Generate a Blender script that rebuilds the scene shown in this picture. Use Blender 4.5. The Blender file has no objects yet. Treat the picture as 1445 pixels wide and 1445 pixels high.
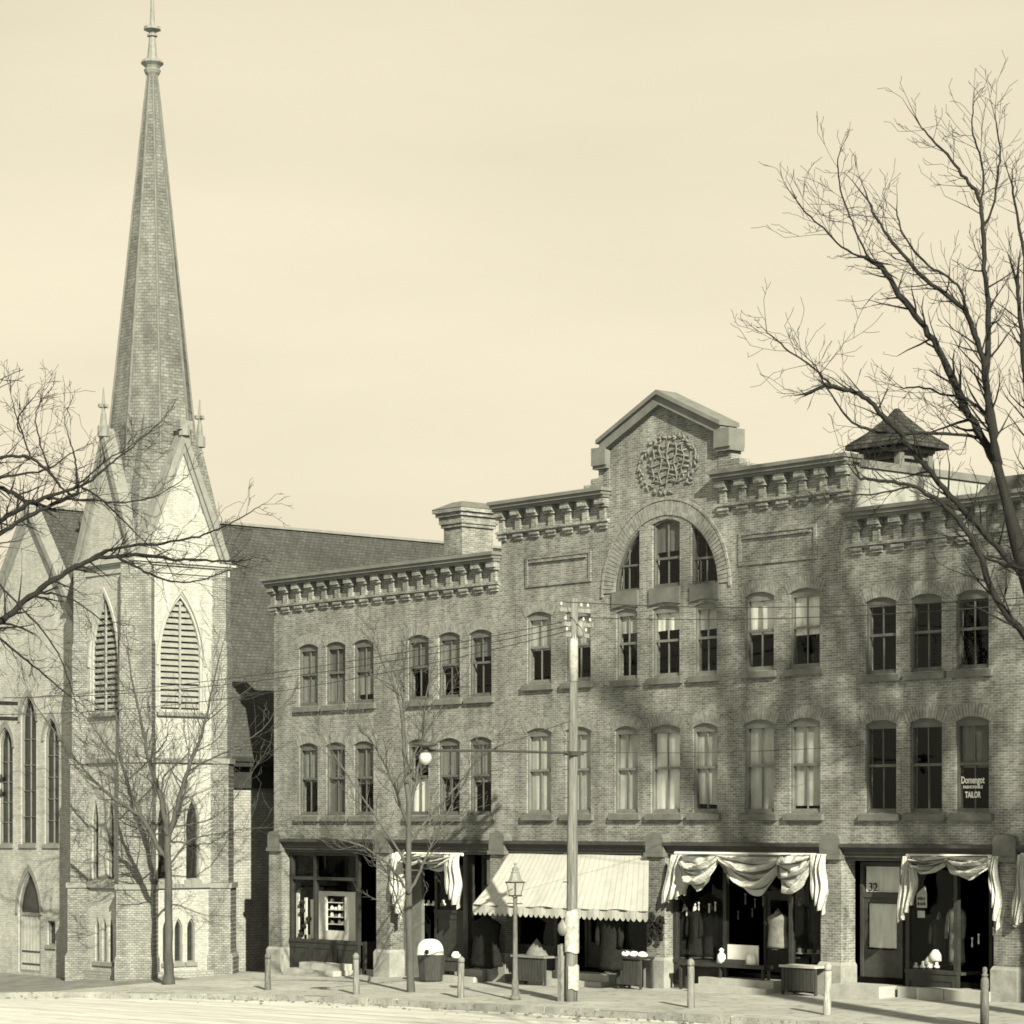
import bpy, bmesh, math, random
from mathutils import Vector, Matrix
from mathutils.geometry import tessellate_polygon

scene = bpy.context.scene
COL = scene.collection
PI = math.pi
rnd = random.Random(11)

# ------------------------------------------------------------------ camera
FPX, HY, CX = 3712., 1158., 722.5
CAM = Vector((53.24, -51.86, 4.7))
cam_d = bpy.data.cameras.new('camera')
cam_d.sensor_width = 36
cam_d.lens = FPX / 1445 * 36
cam_d.shift_y = (HY - 722.5) / 1445
cam_d.clip_start = .5
cam_d.clip_end = 6000
cam = bpy.data.objects.new('camera', cam_d)
cam.location = CAM
cam.rotation_euler = (PI / 2, 0, math.asin(.7552))
COL.objects.link(cam)
scene.camera = cam

def ray(x, y):
    a = (x - CX) / FPX
    return Vector((a * .6555 - .7552, a * .7552 + .6555, -(y - HY) / FPX))
def onv(x, y, v=0.):
    d = ray(x, y); t = (v - CAM.y) / d.y
    return CAM + d * t
def onu(x, y, u):
    d = ray(x, y); t = (u - CAM.x) / d.x
    return CAM + d * t
def ond(x, y, dep):
    return CAM + ray(x, y) * dep

def G(u, v):                       # pavement height (the street falls away to the left and to the gutter)
    uu = max(-70, min(70, u))
    a = .02 * uu if uu > -18 else -.36 + .05 * (max(uu, -27) + 18)
    return a + .035 * max(-9, min(0, v))
def ground(x, y):
    d = ray(x, y); z = 0.
    for i in range(60):
        t = (z - CAM.z) / d.z
        p = CAM + d * t
        z = .5 * z + .5 * G(p.x, p.y)
    return Vector((p.x, p.y, G(p.x, p.y)))

# ------------------------------------------------------------------ materials
def mono(v):
    v *= .76
    t = max(0., 1 - v)
    return (v, min(1, v * (1 + .085 * t)), min(1, v * (1 + .05 * t)), 1)

class NT:
    def __init__(s, name):
        s.m = bpy.data.materials.new(name); s.m.use_nodes = True
        s.t = s.m.node_tree; s.t.nodes.clear()
        s.out = s.n('ShaderNodeOutputMaterial')
    def n(s, typ, **kw):
        o = s.t.nodes.new(typ)
        for k, v in kw.items(): setattr(o, k, v)
        return o
    def l(s, a, b): s.t.links.new(a, b)
    def math(s, op, a, b=None):
        o = s.n('ShaderNodeMath', operation=op)
        for i, x in enumerate((a, b)):
            if x is None: continue
            if isinstance(x, (int, float)): o.inputs[i].default_value = x
            else: s.l(x, o.inputs[i])
        return o.outputs[0]
    def mix(s, fac, a, b, mode='MIX'):
        o = s.n('ShaderNodeMix', data_type='RGBA', blend_type=mode)
        for i, x in ((0, fac), (6, a), (7, b)):
            if isinstance(x, (int, float)): o.inputs[i].default_value = x
            elif isinstance(x, tuple): o.inputs[i].default_value = x
            else: s.l(x, o.inputs[i])
        return o.outputs[2]
    def noise(s, scale, vec=None, detail=4, rough=.6):
        o = s.n('ShaderNodeTexNoise'); o.inputs['Scale'].default_value = scale
        o.inputs['Detail'].default_value = detail; o.inputs['Roughness'].default_value = rough
        if vec is not None: s.l(vec, o.inputs['Vector'])
        return o.outputs['Fac']
    def ramp(s, f, lo, hi, a=0., b=1.):
        o = s.n('ShaderNodeMapRange'); s.l(f, o.inputs[0])
        for i, x in enumerate((lo, hi, a, b)): o.inputs[i + 1].default_value = x
        return o.outputs[0]
    def pos(s):
        return s.n('ShaderNodeNewGeometry').outputs['Position']
    def bsdf(s, col, rough=.85, bump=None, bstr=.3, bdist=.02, spec=.3):
        b = s.n('ShaderNodeBsdfPrincipled')
        if isinstance(col, tuple): b.inputs['Base Color'].default_value = col
        else: s.l(col, b.inputs['Base Color'])
        b.inputs['Roughness'].default_value = rough
        b.inputs['Specular IOR Level'].default_value = spec
        if bump is not None:
            bn = s.n('ShaderNodeBump'); bn.inputs['Strength'].default_value = bstr
            bn.inputs['Distance'].default_value = bdist
            s.l(bump, bn.inputs['Height']); s.l(bn.outputs[0], b.inputs['Normal'])
        s.l(b.outputs[0], s.out.inputs[0])
        return b

def mat_plain(name, v, amt=.25, scale=3., rough=.85, bump=.25, stretch=(1, 1, 1), spec=.25, fine=30.):
    t = NT(name)
    mp = t.n('ShaderNodeMapping'); mp.inputs['Scale'].default_value = stretch
    t.l(t.pos(), mp.inputs[0])
    n1 = t.noise(scale, mp.outputs[0]); n2 = t.noise(fine, mp.outputs[0], 3)
    f = t.math('ADD', t.math('MULTIPLY', n1, .65), t.math('MULTIPLY', n2, .35))
    f = t.ramp(f, .3, .7)
    c = t.mix(f, mono(v * (1 - amt)), mono(min(.95, v * (1 + amt))))
    t.bsdf(c, rough, n2, bump, .01, spec)
    return t.m

def mat_brick(name, c1, c2, cm, bw=.22, bh=.078, ms=.011, coords='xy', stain=.3, bump=.5, rough=.9, irr=.012, smooth=.1, fine=.32):
    t = NT(name)
    p = t.pos()
    sp = t.n('ShaderNodeSeparateXYZ'); t.l(p, sp.inputs[0])
    if coords == 'xy': h = t.math('ADD', sp.outputs[0], sp.outputs[1])
    elif coords == 'y': h = sp.outputs[1]
    else: h = t.math('SUBTRACT', sp.outputs[0], sp.outputs[1])
    w = t.noise(1.7, p, 3)
    z = t.math('ADD', sp.outputs[2], t.math('MULTIPLY', w, irr * 2.5))
    cb = t.n('ShaderNodeCombineXYZ'); t.l(h, cb.inputs[0]); t.l(z, cb.inputs[1])
    b = t.n('ShaderNodeTexBrick')
    t.l(cb.outputs[0], b.inputs['Vector'])
    b.inputs['Color1'].default_value = mono(c1); b.inputs['Color2'].default_value = mono(c2)
    b.inputs['Mortar'].default_value = mono(cm)
    b.inputs['Scale'].default_value = 1.; b.inputs['Mortar Size'].default_value = ms
    b.inputs['Mortar Smooth'].default_value = smooth; b.inputs['Bias'].default_value = 0.
    b.inputs['Brick Width'].default_value = bw; b.inputs['Row Height'].default_value = bh
    # blotchy weathering, patches of differently fired brick and dribbled stains
    big = t.ramp(t.noise(.45, p, 5, .65), .3, .72, 1 - stain, 1 + stain * .75)
    mp = t.n('ShaderNodeMapping'); mp.inputs['Scale'].default_value = (2.2, 2.2, .25); t.l(p, mp.inputs[0])
    drip = t.ramp(t.noise(1.1, mp.outputs[0], 4), .35, .7, 1 - stain * .9, 1 + stain * .45)
    mp2 = t.n('ShaderNodeMapping'); mp2.inputs['Scale'].default_value = (3., 3., 9.); t.l(p, mp2.inputs[0])
    fn = t.ramp(t.noise(1.6, mp2.outputs[0], 5, .75), .28, .72, 1 - fine, 1 + fine)
    f = t.math('MULTIPLY', t.math('MULTIPLY', big, drip), fn)
    cc = t.n('ShaderNodeCombineXYZ')
    for i in range(3): t.l(f, cc.inputs[i])
    c = t.mix(1., b.outputs['Color'], cc.outputs[0], 'MULTIPLY')
    hgt = t.math('ADD', t.math('MULTIPLY', b.outputs['Fac'], -1.), t.math('MULTIPLY', t.noise(40, p, 3), .5))
    t.bsdf(c, rough, hgt, bump, .015, .2)
    return t.m

def mat_uvstripe(name, va, vb, freq, frac, axis=0, amt=.12, trans=.0, crease=.8):
    t = NT(name)
    uv = t.n('ShaderNodeUVMap'); sp = t.n('ShaderNodeSeparateXYZ'); t.l(uv.outputs[0], sp.inputs[0])
    x = t.math('FRACT', t.math('MULTIPLY', sp.outputs[axis], freq))
    m = t.math('LESS_THAN', x, frac)
    n = t.ramp(t.noise(2.2, t.pos(), 4), .3, .7, 1 - amt, 1 + amt * .5)
    c = t.mix(m, mono(va), mono(vb))
    cc = t.n('ShaderNodeCombineXYZ')
    for i in range(3): t.l(n, cc.inputs[i])
    c = t.mix(1., c, cc.outputs[0], 'MULTIPLY')
    b = t.bsdf(c, .95, t.math('ADD', t.noise(25, t.pos()), t.math('MULTIPLY', t.noise(7, t.pos(), 4), 4.)), crease, .02, .05)
    if trans > 0:
        tr = t.n('ShaderNodeBsdfTranslucent'); t.l(c, tr.inputs[0])
        ms = t.n('ShaderNodeMixShader'); ms.inputs[0].default_value = trans
        t.l(b.outputs[0], ms.inputs[1]); t.l(tr.outputs[0], ms.inputs[2]); t.l(ms.outputs[0], t.out.inputs[0])
    return t.m

def mat_glass(name, tint, refl=.05):
    t = NT(name)
    a = t.n('ShaderNodeBsdfTransparent'); a.inputs[0].default_value = mono(tint)
    g = t.n('ShaderNodeBsdfGlossy'); g.inputs['Roughness'].default_value = .02
    g.inputs[0].default_value = mono(.8)
    lw = t.n('ShaderNodeLayerWeight'); lw.inputs[0].default_value = .5
    bn = t.n('ShaderNodeBump'); bn.inputs['Strength'].default_value = .05; bn.inputs['Distance'].default_value = .01
    t.l(t.noise(2.5, t.pos(), 2), bn.inputs['Height']); t.l(bn.outputs[0], g.inputs['Normal']); pass
    ms = t.n('ShaderNodeMixShader'); t.l(t.math('ADD', refl * .4, t.math('MULTIPLY', t.math('POWER', lw.outputs['Facing'], 5), .5)), ms.inputs[0])
    t.l(a.outputs[0], ms.inputs[1]); t.l(g.outputs[0], ms.inputs[2]); t.l(ms.outputs[0], t.out.inputs[0])
    return t.m

M = {}
M['brick'] = mat_brick('brick', .245, .145, .37, bw=.2, bh=.066, ms=.009, stain=.34, fine=.42, smooth=.5)
M['voussoir'] = mat_plain('voussoir_brick', .21, .5, 6, bump=.3)
M['stone_dark'] = mat_plain('brownstone', .13, .3, 3)
M['cap_stone'] = mat_plain('cap_stone', .15, .3, 2)
M['pier_base'] = mat_plain('granite', .27, .4, 2.5, fine=18)
M['step'] = mat_plain('step_granite', .36, .25, 2.5)
M['paint_dark'] = mat_plain('dark_paint', .05, .4, 4, rough=.5)
M['paint_green'] = mat_plain('shopfront_paint', .035, .4, 3, rough=.45)
M['sash'] = mat_plain('sash_paint', .1, .3, 4, rough=.6)
M['sash_light'] = mat_plain('sash_light_paint', .16, .25, 4, rough=.6)
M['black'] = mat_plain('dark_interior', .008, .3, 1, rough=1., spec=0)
M['interior'] = mat_plain('dim_room', .02, .5, .8, rough=1., spec=0)  # near black: shade of the unlit upper rooms put into the colour
M['glass'] = mat_glass('window_glass', 1.24)
M['shopglass'] = mat_glass('shop_glass', 1.24, .035)
M['return'] = mat_plain('painted_return', .3, .25, 1.2)
M['roof_flat'] = mat_plain('roof_tar', .08, .3, 1)
M['roof_small'] = mat_brick('cupola_shingle', .075, .04, .02, bw=.3, bh=.12, ms=.015, stain=.4)
M['cupola'] = mat_plain('cupola_paint', .14, .3, 3)
M['slate'] = mat_brick('slate_roof', .075, .056, .036, bw=.2, bh=.12, ms=.012, coords='y', stain=.2, irr=.02)
M['spire_hip'] = mat_plain('spire_hip_lead', .14, .3, 3)
M['spire'] = mat_brick('spire_slate', .2, .14, .105, bw=.24, bh=.11, ms=.012, stain=.34, irr=.03)
M['church'] = mat_brick('church_painted_brick', .41, .37, .31, bw=.24, bh=.08, ms=.008, stain=.16, bump=.3)
M['churchbrick'] = mat_brick('church_brick', .3, .2, .13, bh=.075, ms=.012, stain=.26)
M['nave_wall'] = mat_brick('nave_wall_brick', .36, .3, .22, bh=.095, ms=.012, stain=.2)
M['trim'] = mat_plain('church_trim', .2, .25, 3)
M['trim_light'] = mat_plain('church_light_trim', .34, .15, 3)
M['louver'] = mat_plain('louver_board', .26, .25, 5, rough=.8)
M['church_glass'] = mat_plain('leaded_glass', .028, .7, 3, rough=.25, spec=.35)
M['leading'] = mat_plain('leading', .16, .2, 4)
M['door_boards'] = mat_plain('door_board', .38, .2, 5)
M['bark'] = mat_plain('bark', .06, .4, 5, bump=.6, stretch=(1, 1, .3))
M['bark_dark'] = mat_plain('bark_dark', .013, .4, 5, bump=.6, stretch=(1, 1, .3))
M['bark_grey'] = mat_plain('bark_grey', .075, .35, 6, bump=.6, stretch=(1, 1, .3))
M['pole'] = mat_plain('pole_wood', .15, .75, 8, bump=.9, stretch=(2.4, 2.4, .1), fine=22)
M['pole_white'] = mat_plain('pole_whitewash', .4, .4, 8)
M['pole_pale'] = mat_plain('worn_whitewash', .3, .6, 9, bump=.8, stretch=(2.4, 2.4, .3))
M['notice'] = mat_plain('notice_paper', .36, .5, 9, fine=40)
M['pole_dark'] = mat_plain('pole_board', .2, .6, 12, bump=.4, stretch=(2, 2, .5))
M['iron'] = mat_plain('cast_iron', .05, .3, 6, rough=.5)
M['iron_grey'] = mat_plain('iron_grey', .2, .3, 6, rough=.5)
M['post'] = mat_plain('post_wood', .19, .7, 9, bump=.8, stretch=(2.4, 2.4, .2))
M['post_dark'] = mat_plain('post_dark', .12, .6, 7, stretch=(2, 2, .4))
M['porcelain'] = mat_plain('porcelain', .42, .05, 4, rough=.3)
M['wire'] = mat_plain('wire', .04, .2, 4)
M['white'] = mat_plain('white_cloth', .75, .1, 6)
M['paper'] = mat_plain('white_card', .75, .06, 6)
M['darkcloth'] = mat_plain('dark_cloth', .018, .4, 6, rough=1., spec=.05)
M['greycloth'] = mat_plain('grey_cloth', .16, .4, 6)
M['cask'] = mat_plain('dark_wood', .045, .5, 7, stretch=(3, 3, .4))
M['awning'] = mat_uvstripe('awning_cloth', .5, .41, 30, .2, 0, .12, .1, .16)
M['drape'] = mat_uvstripe('drape_cloth', .62, .2, 5, .3, 1, .22, .1)
M['tail'] = mat_uvstripe('tail_cloth', .62, .25, 3.0, .22, 0, .18, .1)
for nm, v in (('blind_a', .12), ('blind_b', .2), ('blind_c', .43), ('blind_d', .75)):
    M[nm] = mat_plain(nm, v, .22, 2.5, stretch=(3, 3, .6))

def mat_ground(name, lo, hi, stretch, scale, dark=None, fine=22, bump=.3, joints=False, ruts=False):
    t = NT(name)
    p = t.pos()
    mp = t.n('ShaderNodeMapping'); mp.inputs['Scale'].default_value = stretch; t.l(p, mp.inputs[0])
    n1 = t.noise(scale, mp.outputs[0], 6, .62); n2 = t.noise(fine, p, 4, .7); n3 = t.noise(scale * 5, mp.outputs[0], 4)
    f = t.math('ADD', t.math('MULTIPLY', n1, .5), t.math('ADD', t.math('MULTIPLY', n2, .22), t.math('MULTIPLY', n3, .28)))
    c = t.mix(t.ramp(f, .34, .66), mono(lo), mono(hi))
    if dark is not None:
        d = t.ramp(n3, .55, .66, 0, .75)
        c = t.mix(d, c, mono(dark))
    if ruts:
        m2 = t.n('ShaderNodeMapping'); m2.inputs['Scale'].default_value = (.035, 1., 1.); m2.inputs['Rotation'].default_value = (0, 0, .03); t.l(p, m2.inputs[0])
        wv = t.n('ShaderNodeTexWave'); wv.bands_direction = 'Y'; wv.inputs['Scale'].default_value = .32; wv.inputs['Distortion'].default_value = 4.5; wv.inputs['Detail'].default_value = 3
        t.l(m2.outputs[0], wv.inputs[0])
        c = t.mix(t.ramp(wv.outputs['Fac'], .0, .3, .26, 0), c, mono(lo * .6))
    if joints:
        bk = t.n('ShaderNodeTexBrick'); t.l(p, bk.inputs['Vector']); bk.inputs['Scale'].default_value = 1.
        bk.inputs['Brick Width'].default_value = 1.5; bk.inputs['Row Height'].default_value = 1.05; bk.inputs['Mortar Size'].default_value = .012; bk.inputs['Mortar Smooth'].default_value = .3
        bk.inputs['Color1'].default_value = (1, 1, 1, 1); bk.inputs['Color2'].default_value = (.82, .82, .82, 1); bk.inputs['Mortar'].default_value = (.35, .35, .35, 1)
        c = t.mix(1., c, bk.outputs['Color'], 'MULTIPLY')
    t.bsdf(c, .95, t.math('ADD', n2, n3), bump, .02, .1)
    return t.m
M['street'] = mat_ground('street_dirt', .34, .76, (.1, 2.6, 1), .9, .18, bump=.6, ruts=True)
M['sidewalk'] = mat_ground('sidewalk_stone', .31, .46, (.6, 1.2, 1), .8, .17, bump=.3, joints=True)
M['curb'] = mat_ground('curb_stone', .16, .46, (1, 1, 1), 1.6, .1)
M['ground'] = mat_ground('dirt_ground', .3, .44, (.3, .5, 1), .3)
M['gutter'] = mat_plain('gutter_litter', .14, .6, 8)
M['lawn'] = mat_ground('winter_turf', .1, .27, (1, 1, 1), 1.2, .07, bump=.8)

# ------------------------------------------------------------------ mesh helper
class MB:
    def __init__(s): s.v = []; s.f = []; s.uv = {}; s.mi = []; s.cur = 0
    def face(s, idx, uv=None):
        s.f.append(tuple(idx)); s.mi.append(s.cur)
        if uv: s.uv[len(s.f) - 1] = uv
    def poly(s, pts):
        b = len(s.v); s.v += [tuple(p) for p in pts]; s.face(range(b, b + len(pts)))
    def box(s, x0, x1, y0, y1, z0, z1, sl=0.):
        # sl: extra fall of z per metre of x (keeps long things on the sloping ground)
        b = len(s.v)
        s.v += [(x0, y0, z0), (x1, y0, z0), (x1, y1, z0), (x0, y1, z0), (x0, y0, z1), (x1, y0, z1), (x1, y1, z1), (x0, y1, z1)]
        for q in ((0, 3, 2, 1), (4, 5, 6, 7), (0, 1, 5, 4), (1, 2, 6, 5), (2, 3, 7, 6), (3, 0, 4, 7)):
            s.face([b + i for i in q])
    def hexa(s, P):
        b = len(s.v); s.v += [tuple(p) for p in P]
        for q in ((0, 3, 2, 1), (4, 5, 6, 7), (0, 1, 5, 4), (1, 2, 6, 5), (2, 3, 7, 6), (3, 0, 4, 7)):
            s.face([b + i for i in q])
    def bar(s, p, q, w, h, up=(0, 0, 1)):
        p = Vector(p); q = Vector(q); d = (q - p).normalized(); up = Vector(up)
        if abs(d.dot(up)) > .99: up = Vector((1, 0, 0))
        a = d.cross(up).normalized() * w / 2; c = a.cross(d).normalized() * h / 2
        s.hexa([p - a - c, p + a - c, p + a + c, p - a + c, q - a - c, q + a - c, q + a + c, q - a + c])
    def prism(s, poly, f):
        # poly: list of 2D points; f(a, b, side) -> 3D with side 0/1
        n = len(poly); b = len(s.v)
        s.v += [tuple(f(p[0], p[1], 0)) for p in poly] + [tuple(f(p[0], p[1], 1)) for p in poly]
        for i in range(n):
            j = (i + 1) % n; s.face((b + i, b + j, b + n + j, b + n + i))
        for tri in tessellate_polygon([[Vector((p[0], p[1], 0)) for p in poly]]):
            s.face([b + i for i in tri]); s.face([b + n + i for i in reversed(tri)])
    def tube(s, path, radii, n=6, cap=True):
        path = [Vector(p) for p in path]
        if not hasattr(radii, '__len__'): radii = [radii] * len(path)
        d = (path[1] - path[0]).normalized()
        a = d.cross(Vector((0, 0, 1)))
        if a.length < .1: a = d.cross(Vector((1, 0, 0)))
        a.normalize(); b0 = len(s.v)
        for i, p in enumerate(path):
            if 0 < i < len(path) - 1: t = (path[i + 1] - path[i - 1])
            elif i == 0: t = path[1] - path[0]
            else: t = path[-1] - path[-2]
            if t.length < 1e-6: t = d
            t = t.normalized(); a = (a - t * a.dot(t))
            if a.length < 1e-4: a = t.cross(Vector((.3, .5, .8)))
            a.normalize(); c = t.cross(a); r = radii[i]
            for k in range(n):
                g = 2 * PI * k / n
                s.v.append(tuple(p + (a * math.cos(g) + c * math.sin(g)) * r))
        for i in range(len(path) - 1):
            for k in range(n):
                k2 = (k + 1) % n
                s.face((b0 + i * n + k, b0 + i * n + k2, b0 + (i + 1) * n + k2, b0 + (i + 1) * n + k))
        if cap:
            s.face([b0 + k for k in reversed(range(n))])
            e = b0 + (len(path) - 1) * n
            s.face([e + k for k in range(n)])
    def lathe(s, prof, c=(0, 0, 0), n=12, sx=1., sy=1., rot=0.):
        b = len(s.v)
        for r, z in prof:
            for k in range(n):
                g = 2 * PI * k / n + rot
                s.v.append((c[0] + r * sx * math.cos(g), c[1] + r * sy * math.sin(g), c[2] + z))
        for i in range(len(prof) - 1):
            for k in range(n):
                k2 = (k + 1) % n
                s.face((b + i * n + k, b + i * n + k2, b + (i + 1) * n + k2, b + (i + 1) * n + k))
        s.face([b + k for k in reversed(range(n))])
        e = b + (len(prof) - 1) * n; s.face([e + k for k in range(n)])
    def grid(s, f, ns, nt):
        b = len(s.v)
        for j in range(nt + 1):
            for i in range(ns + 1): s.v.append(tuple(f(i / ns, j / nt)))
        for j in range(nt):
            for i in range(ns):
                q = (b + j * (ns + 1) + i, b + j * (ns + 1) + i + 1, b + (j + 1) * (ns + 1) + i + 1, b + (j + 1) * (ns + 1) + i)
                s.face(q, ((i / ns, j / nt), ((i + 1) / ns, j / nt), ((i + 1) / ns, (j + 1) / nt), (i / ns, (j + 1) / nt)))
    def panel(s, outline, holes, f, depth, edges=True):
        # wall skin with openings: front face at d=0, reveals and outer edges going back by depth
        loops = [outline] + holes
        tris = tessellate_polygon([[Vector((p[0], p[1], 0)) for p in L] for L in loops])
        flat = [p for L in loops for p in L]; b = len(s.v); n = len(flat)
        s.v += [tuple(f(p[0], p[1], 0)) for p in flat] + [tuple(f(p[0], p[1], depth)) for p in flat]
        for t in tris: s.face([b + i for i in t])
        o = 0
        for li, L in enumerate(loops):
            m = len(L)
            for i in range(m if (edges or li) else 0):
                j = (i + 1) % m
                s.face((b + o + i, b + o + j, b + n + o + j, b + n + o + i))
            o += m
    def build(s, name, mats, parent=None, smooth=False, loc=None):
        me = bpy.data.meshes.new(name); me.from_pydata(s.v, [], s.f)
        if not isinstance(mats, (list, tuple)): mats = [mats]
        for m in mats: me.materials.append(m)
        for p, i in zip(me.polygons, s.mi):
            p.material_index = i; p.use_smooth = smooth
        if s.uv:
            L = me.uv_layers.new(name='UVMap')
            for fi, uv in s.uv.items():
                for k, li in enumerate(me.polygons[fi].loop_indices): L.data[li].uv = uv[k]
        me.update()
        o = bpy.data.objects.new(name, me); COL.objects.link(o)
        if parent is not None:
            o.parent = parent
            if parent.type == 'EMPTY' or True:
                o.matrix_parent_inverse = Matrix.Translation(world_loc(parent)).inverted()
        if s.cur < 0: pass
        bm = bmesh.new(); bm.from_mesh(me); bmesh.ops.recalc_face_normals(bm, faces=bm.faces); bm.to_mesh(me); bm.free()
        return o
WL = {}
def world_loc(o):
    return WL.get(o.name, Vector((0, 0, 0)))
def empty(name, loc, label=None, cat=None, group=None):
    o = bpy.data.objects.new(name, None); COL.objects.link(o)
    o.location = loc; WL[o.name] = Vector(loc); o.empty_display_size = .3
    tag(o, label, cat, group); return o
def tag(o, label=None, cat=None, group=None, kind=None):
    if label: o['label'] = label
    if cat: o['category'] = cat
    if group: o['group'] = group
    if kind: o['kind'] = kind
    return o

FR = lambda a, z, d: (a, d, z)                       # on the street front (v = d)
def front(v0): return lambda a, z, d: (a, v0 + d, z)
def right(u0): return lambda a, z, d: (u0 - d, a, z)

def seg_arch(u0, u1, z0, z1, rise=.11, n=8):
    w = (u1 - u0) / 2; R = (w * w + rise * rise) / (2 * rise); c = (u0 + u1) / 2; zc = z1 - R
    pts = [(u0, z0), (u1, z0)]
    a0 = math.asin(w / R)
    for i in range(n + 1):
        a = a0 - 2 * a0 * i / n
        pts.append((c + R * math.sin(a), zc + R * math.cos(a)))
    return pts
def pointed(c, w, z0, zs, za, n=7):
    h = za - zs; k = (h * h - w * w) / (2 * w); R = w + k
    pts = [(c - w, z0), (c + w, z0)]
    for i in range(n + 1):
        z = h * i / n; pts.append((c - k + math.sqrt(max(0, R * R - z * z)), zs + z))
    pts[-1] = (c, za)
    for i in range(n - 1, -1, -1):
        z = h * i / n; pts.append((c + k - math.sqrt(max(0, R * R - z * z)), zs + z))
    return pts
def inset(poly, d):
    # shrink a convex outline towards its inside
    n = len(poly); out = []
    for i in range(n):
        p0 = Vector(poly[i - 1]); p = Vector(poly[i]); p1 = Vector(poly[(i + 1) % n])
        e0 = (p - p0); e1 = (p1 - p)
        if e0.length < 1e-6 or e1.length < 1e-6: out.append(tuple(p)); continue
        e0.normalize(); e1.normalize()
        n0 = Vector((-e0.y, e0.x)); n1 = Vector((-e1.y, e1.x))
        m = (n0 + n1); m.normalize()
        out.append(tuple(p + m * d / max(.35, m.dot(n0))))
    return out
def ring(mb, poly, d, f, d0, d1):
    # flat frame following an outline, width d, from depth d0 to d1
    q = inset(poly, d); n = len(poly); b = len(mb.v)
    for dd in (d0, d1):
        mb.v += [tuple(f(p[0], p[1], dd)) for p in poly] + [tuple(f(p[0], p[1], dd)) for p in q]
    for i in range(n):
        j = (i + 1) % n
        A, B = b, b + 2 * n
        mb.face((A + i, A + j, A + n + j, A + n + i)); mb.face((B + i, B + n + i, B + n + j, B + j))
        mb.face((A + n + i, A + n + j, B + n + j, B + n + i)); mb.face((A + i, B + i, B + j, A + j))
    return q

# ================================================================== SETTING
def sheet(name, m, us, vs, h, kind='structure', base=None):
    mb = MB()
    nu, nv = len(us), len(vs)
    for v in vs:
        for u in us: mb.v.append((u, v, h(u, v)))
    for j in range(nv - 1):
        for i in range(nu - 1):
            mb.face((j * nu + i, j * nu + i + 1, (j + 1) * nu + i + 1, (j + 1) * nu + i))
    return tag(mb.build(name, m, smooth=True), kind=kind)
def span(a, b, n): return [a + (b - a) * i / n for i in range(n + 1)]
VC = -6.35                        # kerb line
def vcurb(u):                     # the kerb swings out a little in front of the church
    return VC - (0 if u > -8 else min(3.2, ((-8 - u) ** 1.35) * .105))
far = [-3000, -1200, -500, -200]
US = far + span(-120, 110, 92) + [200, 500, 1200, 3000]
VS = far + span(-120, 60, 60) + [120, 400, 1200, 3000]
sheet('ground', M['ground'], US, VS, lambda u, v: G(u, v) - .2)
su = span(-60, 60, 120)
mb = MB()
rows = 24
for j in range(rows + 1):
    for u in su:
        v0 = vcurb(u); v = v0 + (-17.5 - v0) * j / rows
        mb.v.append((u, v, G(u, v) - .165 + .03 * math.sin(PI * j / rows) + .012 * math.sin(u * 1.3 + j)))
for j in range(rows):
    for i in range(120):
        k = j * 121 + i; mb.face((k, k + 1, k + 122, k + 121))
tag(mb.build('street', M['street'], smooth=True), kind='structure')
mb = MB()                        # pavement slab between kerb and house fronts
for u in su:
    for v in (vcurb(u) + .2, vcurb(u) * .5, -.02, 2.6):
        mb.v.append((u, v, G(u, v)))
for i in range(120):
    for k in range(3): mb.face((i * 4 + k, i * 4 + k + 1, i * 4 + 5 + k, i * 4 + 4 + k))
tag(mb.build('sidewalk', M['sidewalk']), kind='structure')
mb = MB()
r2 = random.Random(5)
u = -60.
while u < 60:
    L = r2.uniform(1.1, 2.2); a, b = u + .012, u + L - .012
    jz = r2.uniform(-.025, .02); jv = r2.uniform(-.03, .03)
    va, vb = vcurb(a) + jv, vcurb(b) + jv
    P = [(a, va, G(a, va) - .25), (b, vb, G(b, vb) - .25), (b, vb + .2, G(b, vb) - .25), (a, va + .2, G(a, va) - .25)]
    P += [(p[0], p[1] + (.015 if i < 2 else 0), p[2] + .27 + jz) for i, p in enumerate(P)]
    mb.hexa(P); u += L
tag(mb.build('kerb', M['curb']), kind='structure')
# grit and droppings lying along the gutter
mb = MB(); r8 = random.Random(17)
for k in range(260):
    u = r8.gauss(r8.choice((-22, -9, -2, 6, 13)), 2.5); d = r8.expovariate(1 / .35)
    if d > 5: continue
    v = vcurb(u) - .03 - d; q = r8.uniform(.015, .055); z = G(u, v) - .165 + .02
    mb.lathe([(q, 0), (q * .8, q * .5), (q * .2, q * .7)], (u, v, z), 5, r8.uniform(.8, 2.2), 1., r8.uniform(0, 3))
tag(mb.build('gutter_litter', M['gutter']), kind='stuff')
# turf strip at the foot of the church
mb = MB()
us = span(-58, -19.2, 60); nr = 8; r3 = random.Random(9)
for j in range(nr + 1):
    for u in us:
        v1 = -3.0; v0 = vcurb(u) + .75 + .15 * math.sin(u * 2.1)
        v = v0 + (v1 - v0) * j / nr
        mb.v.append((u, v, G(u, v) + .005 + (.012 + .06 * math.sin(PI * min(1, j / nr * 2.5) / 2) + r3.uniform(0, .03)) * max(0, min(1, (-19.2 - u) / 1.2, j / 1.5))))
n = len(us)
for j in range(nr):
    for i in range(n - 1): mb.face((j * n + i, j * n + i + 1, (j + 1) * n + i + 1, (j + 1) * n + i))
tag(mb.build('lawn', M['lawn']), kind='structure')

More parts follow.
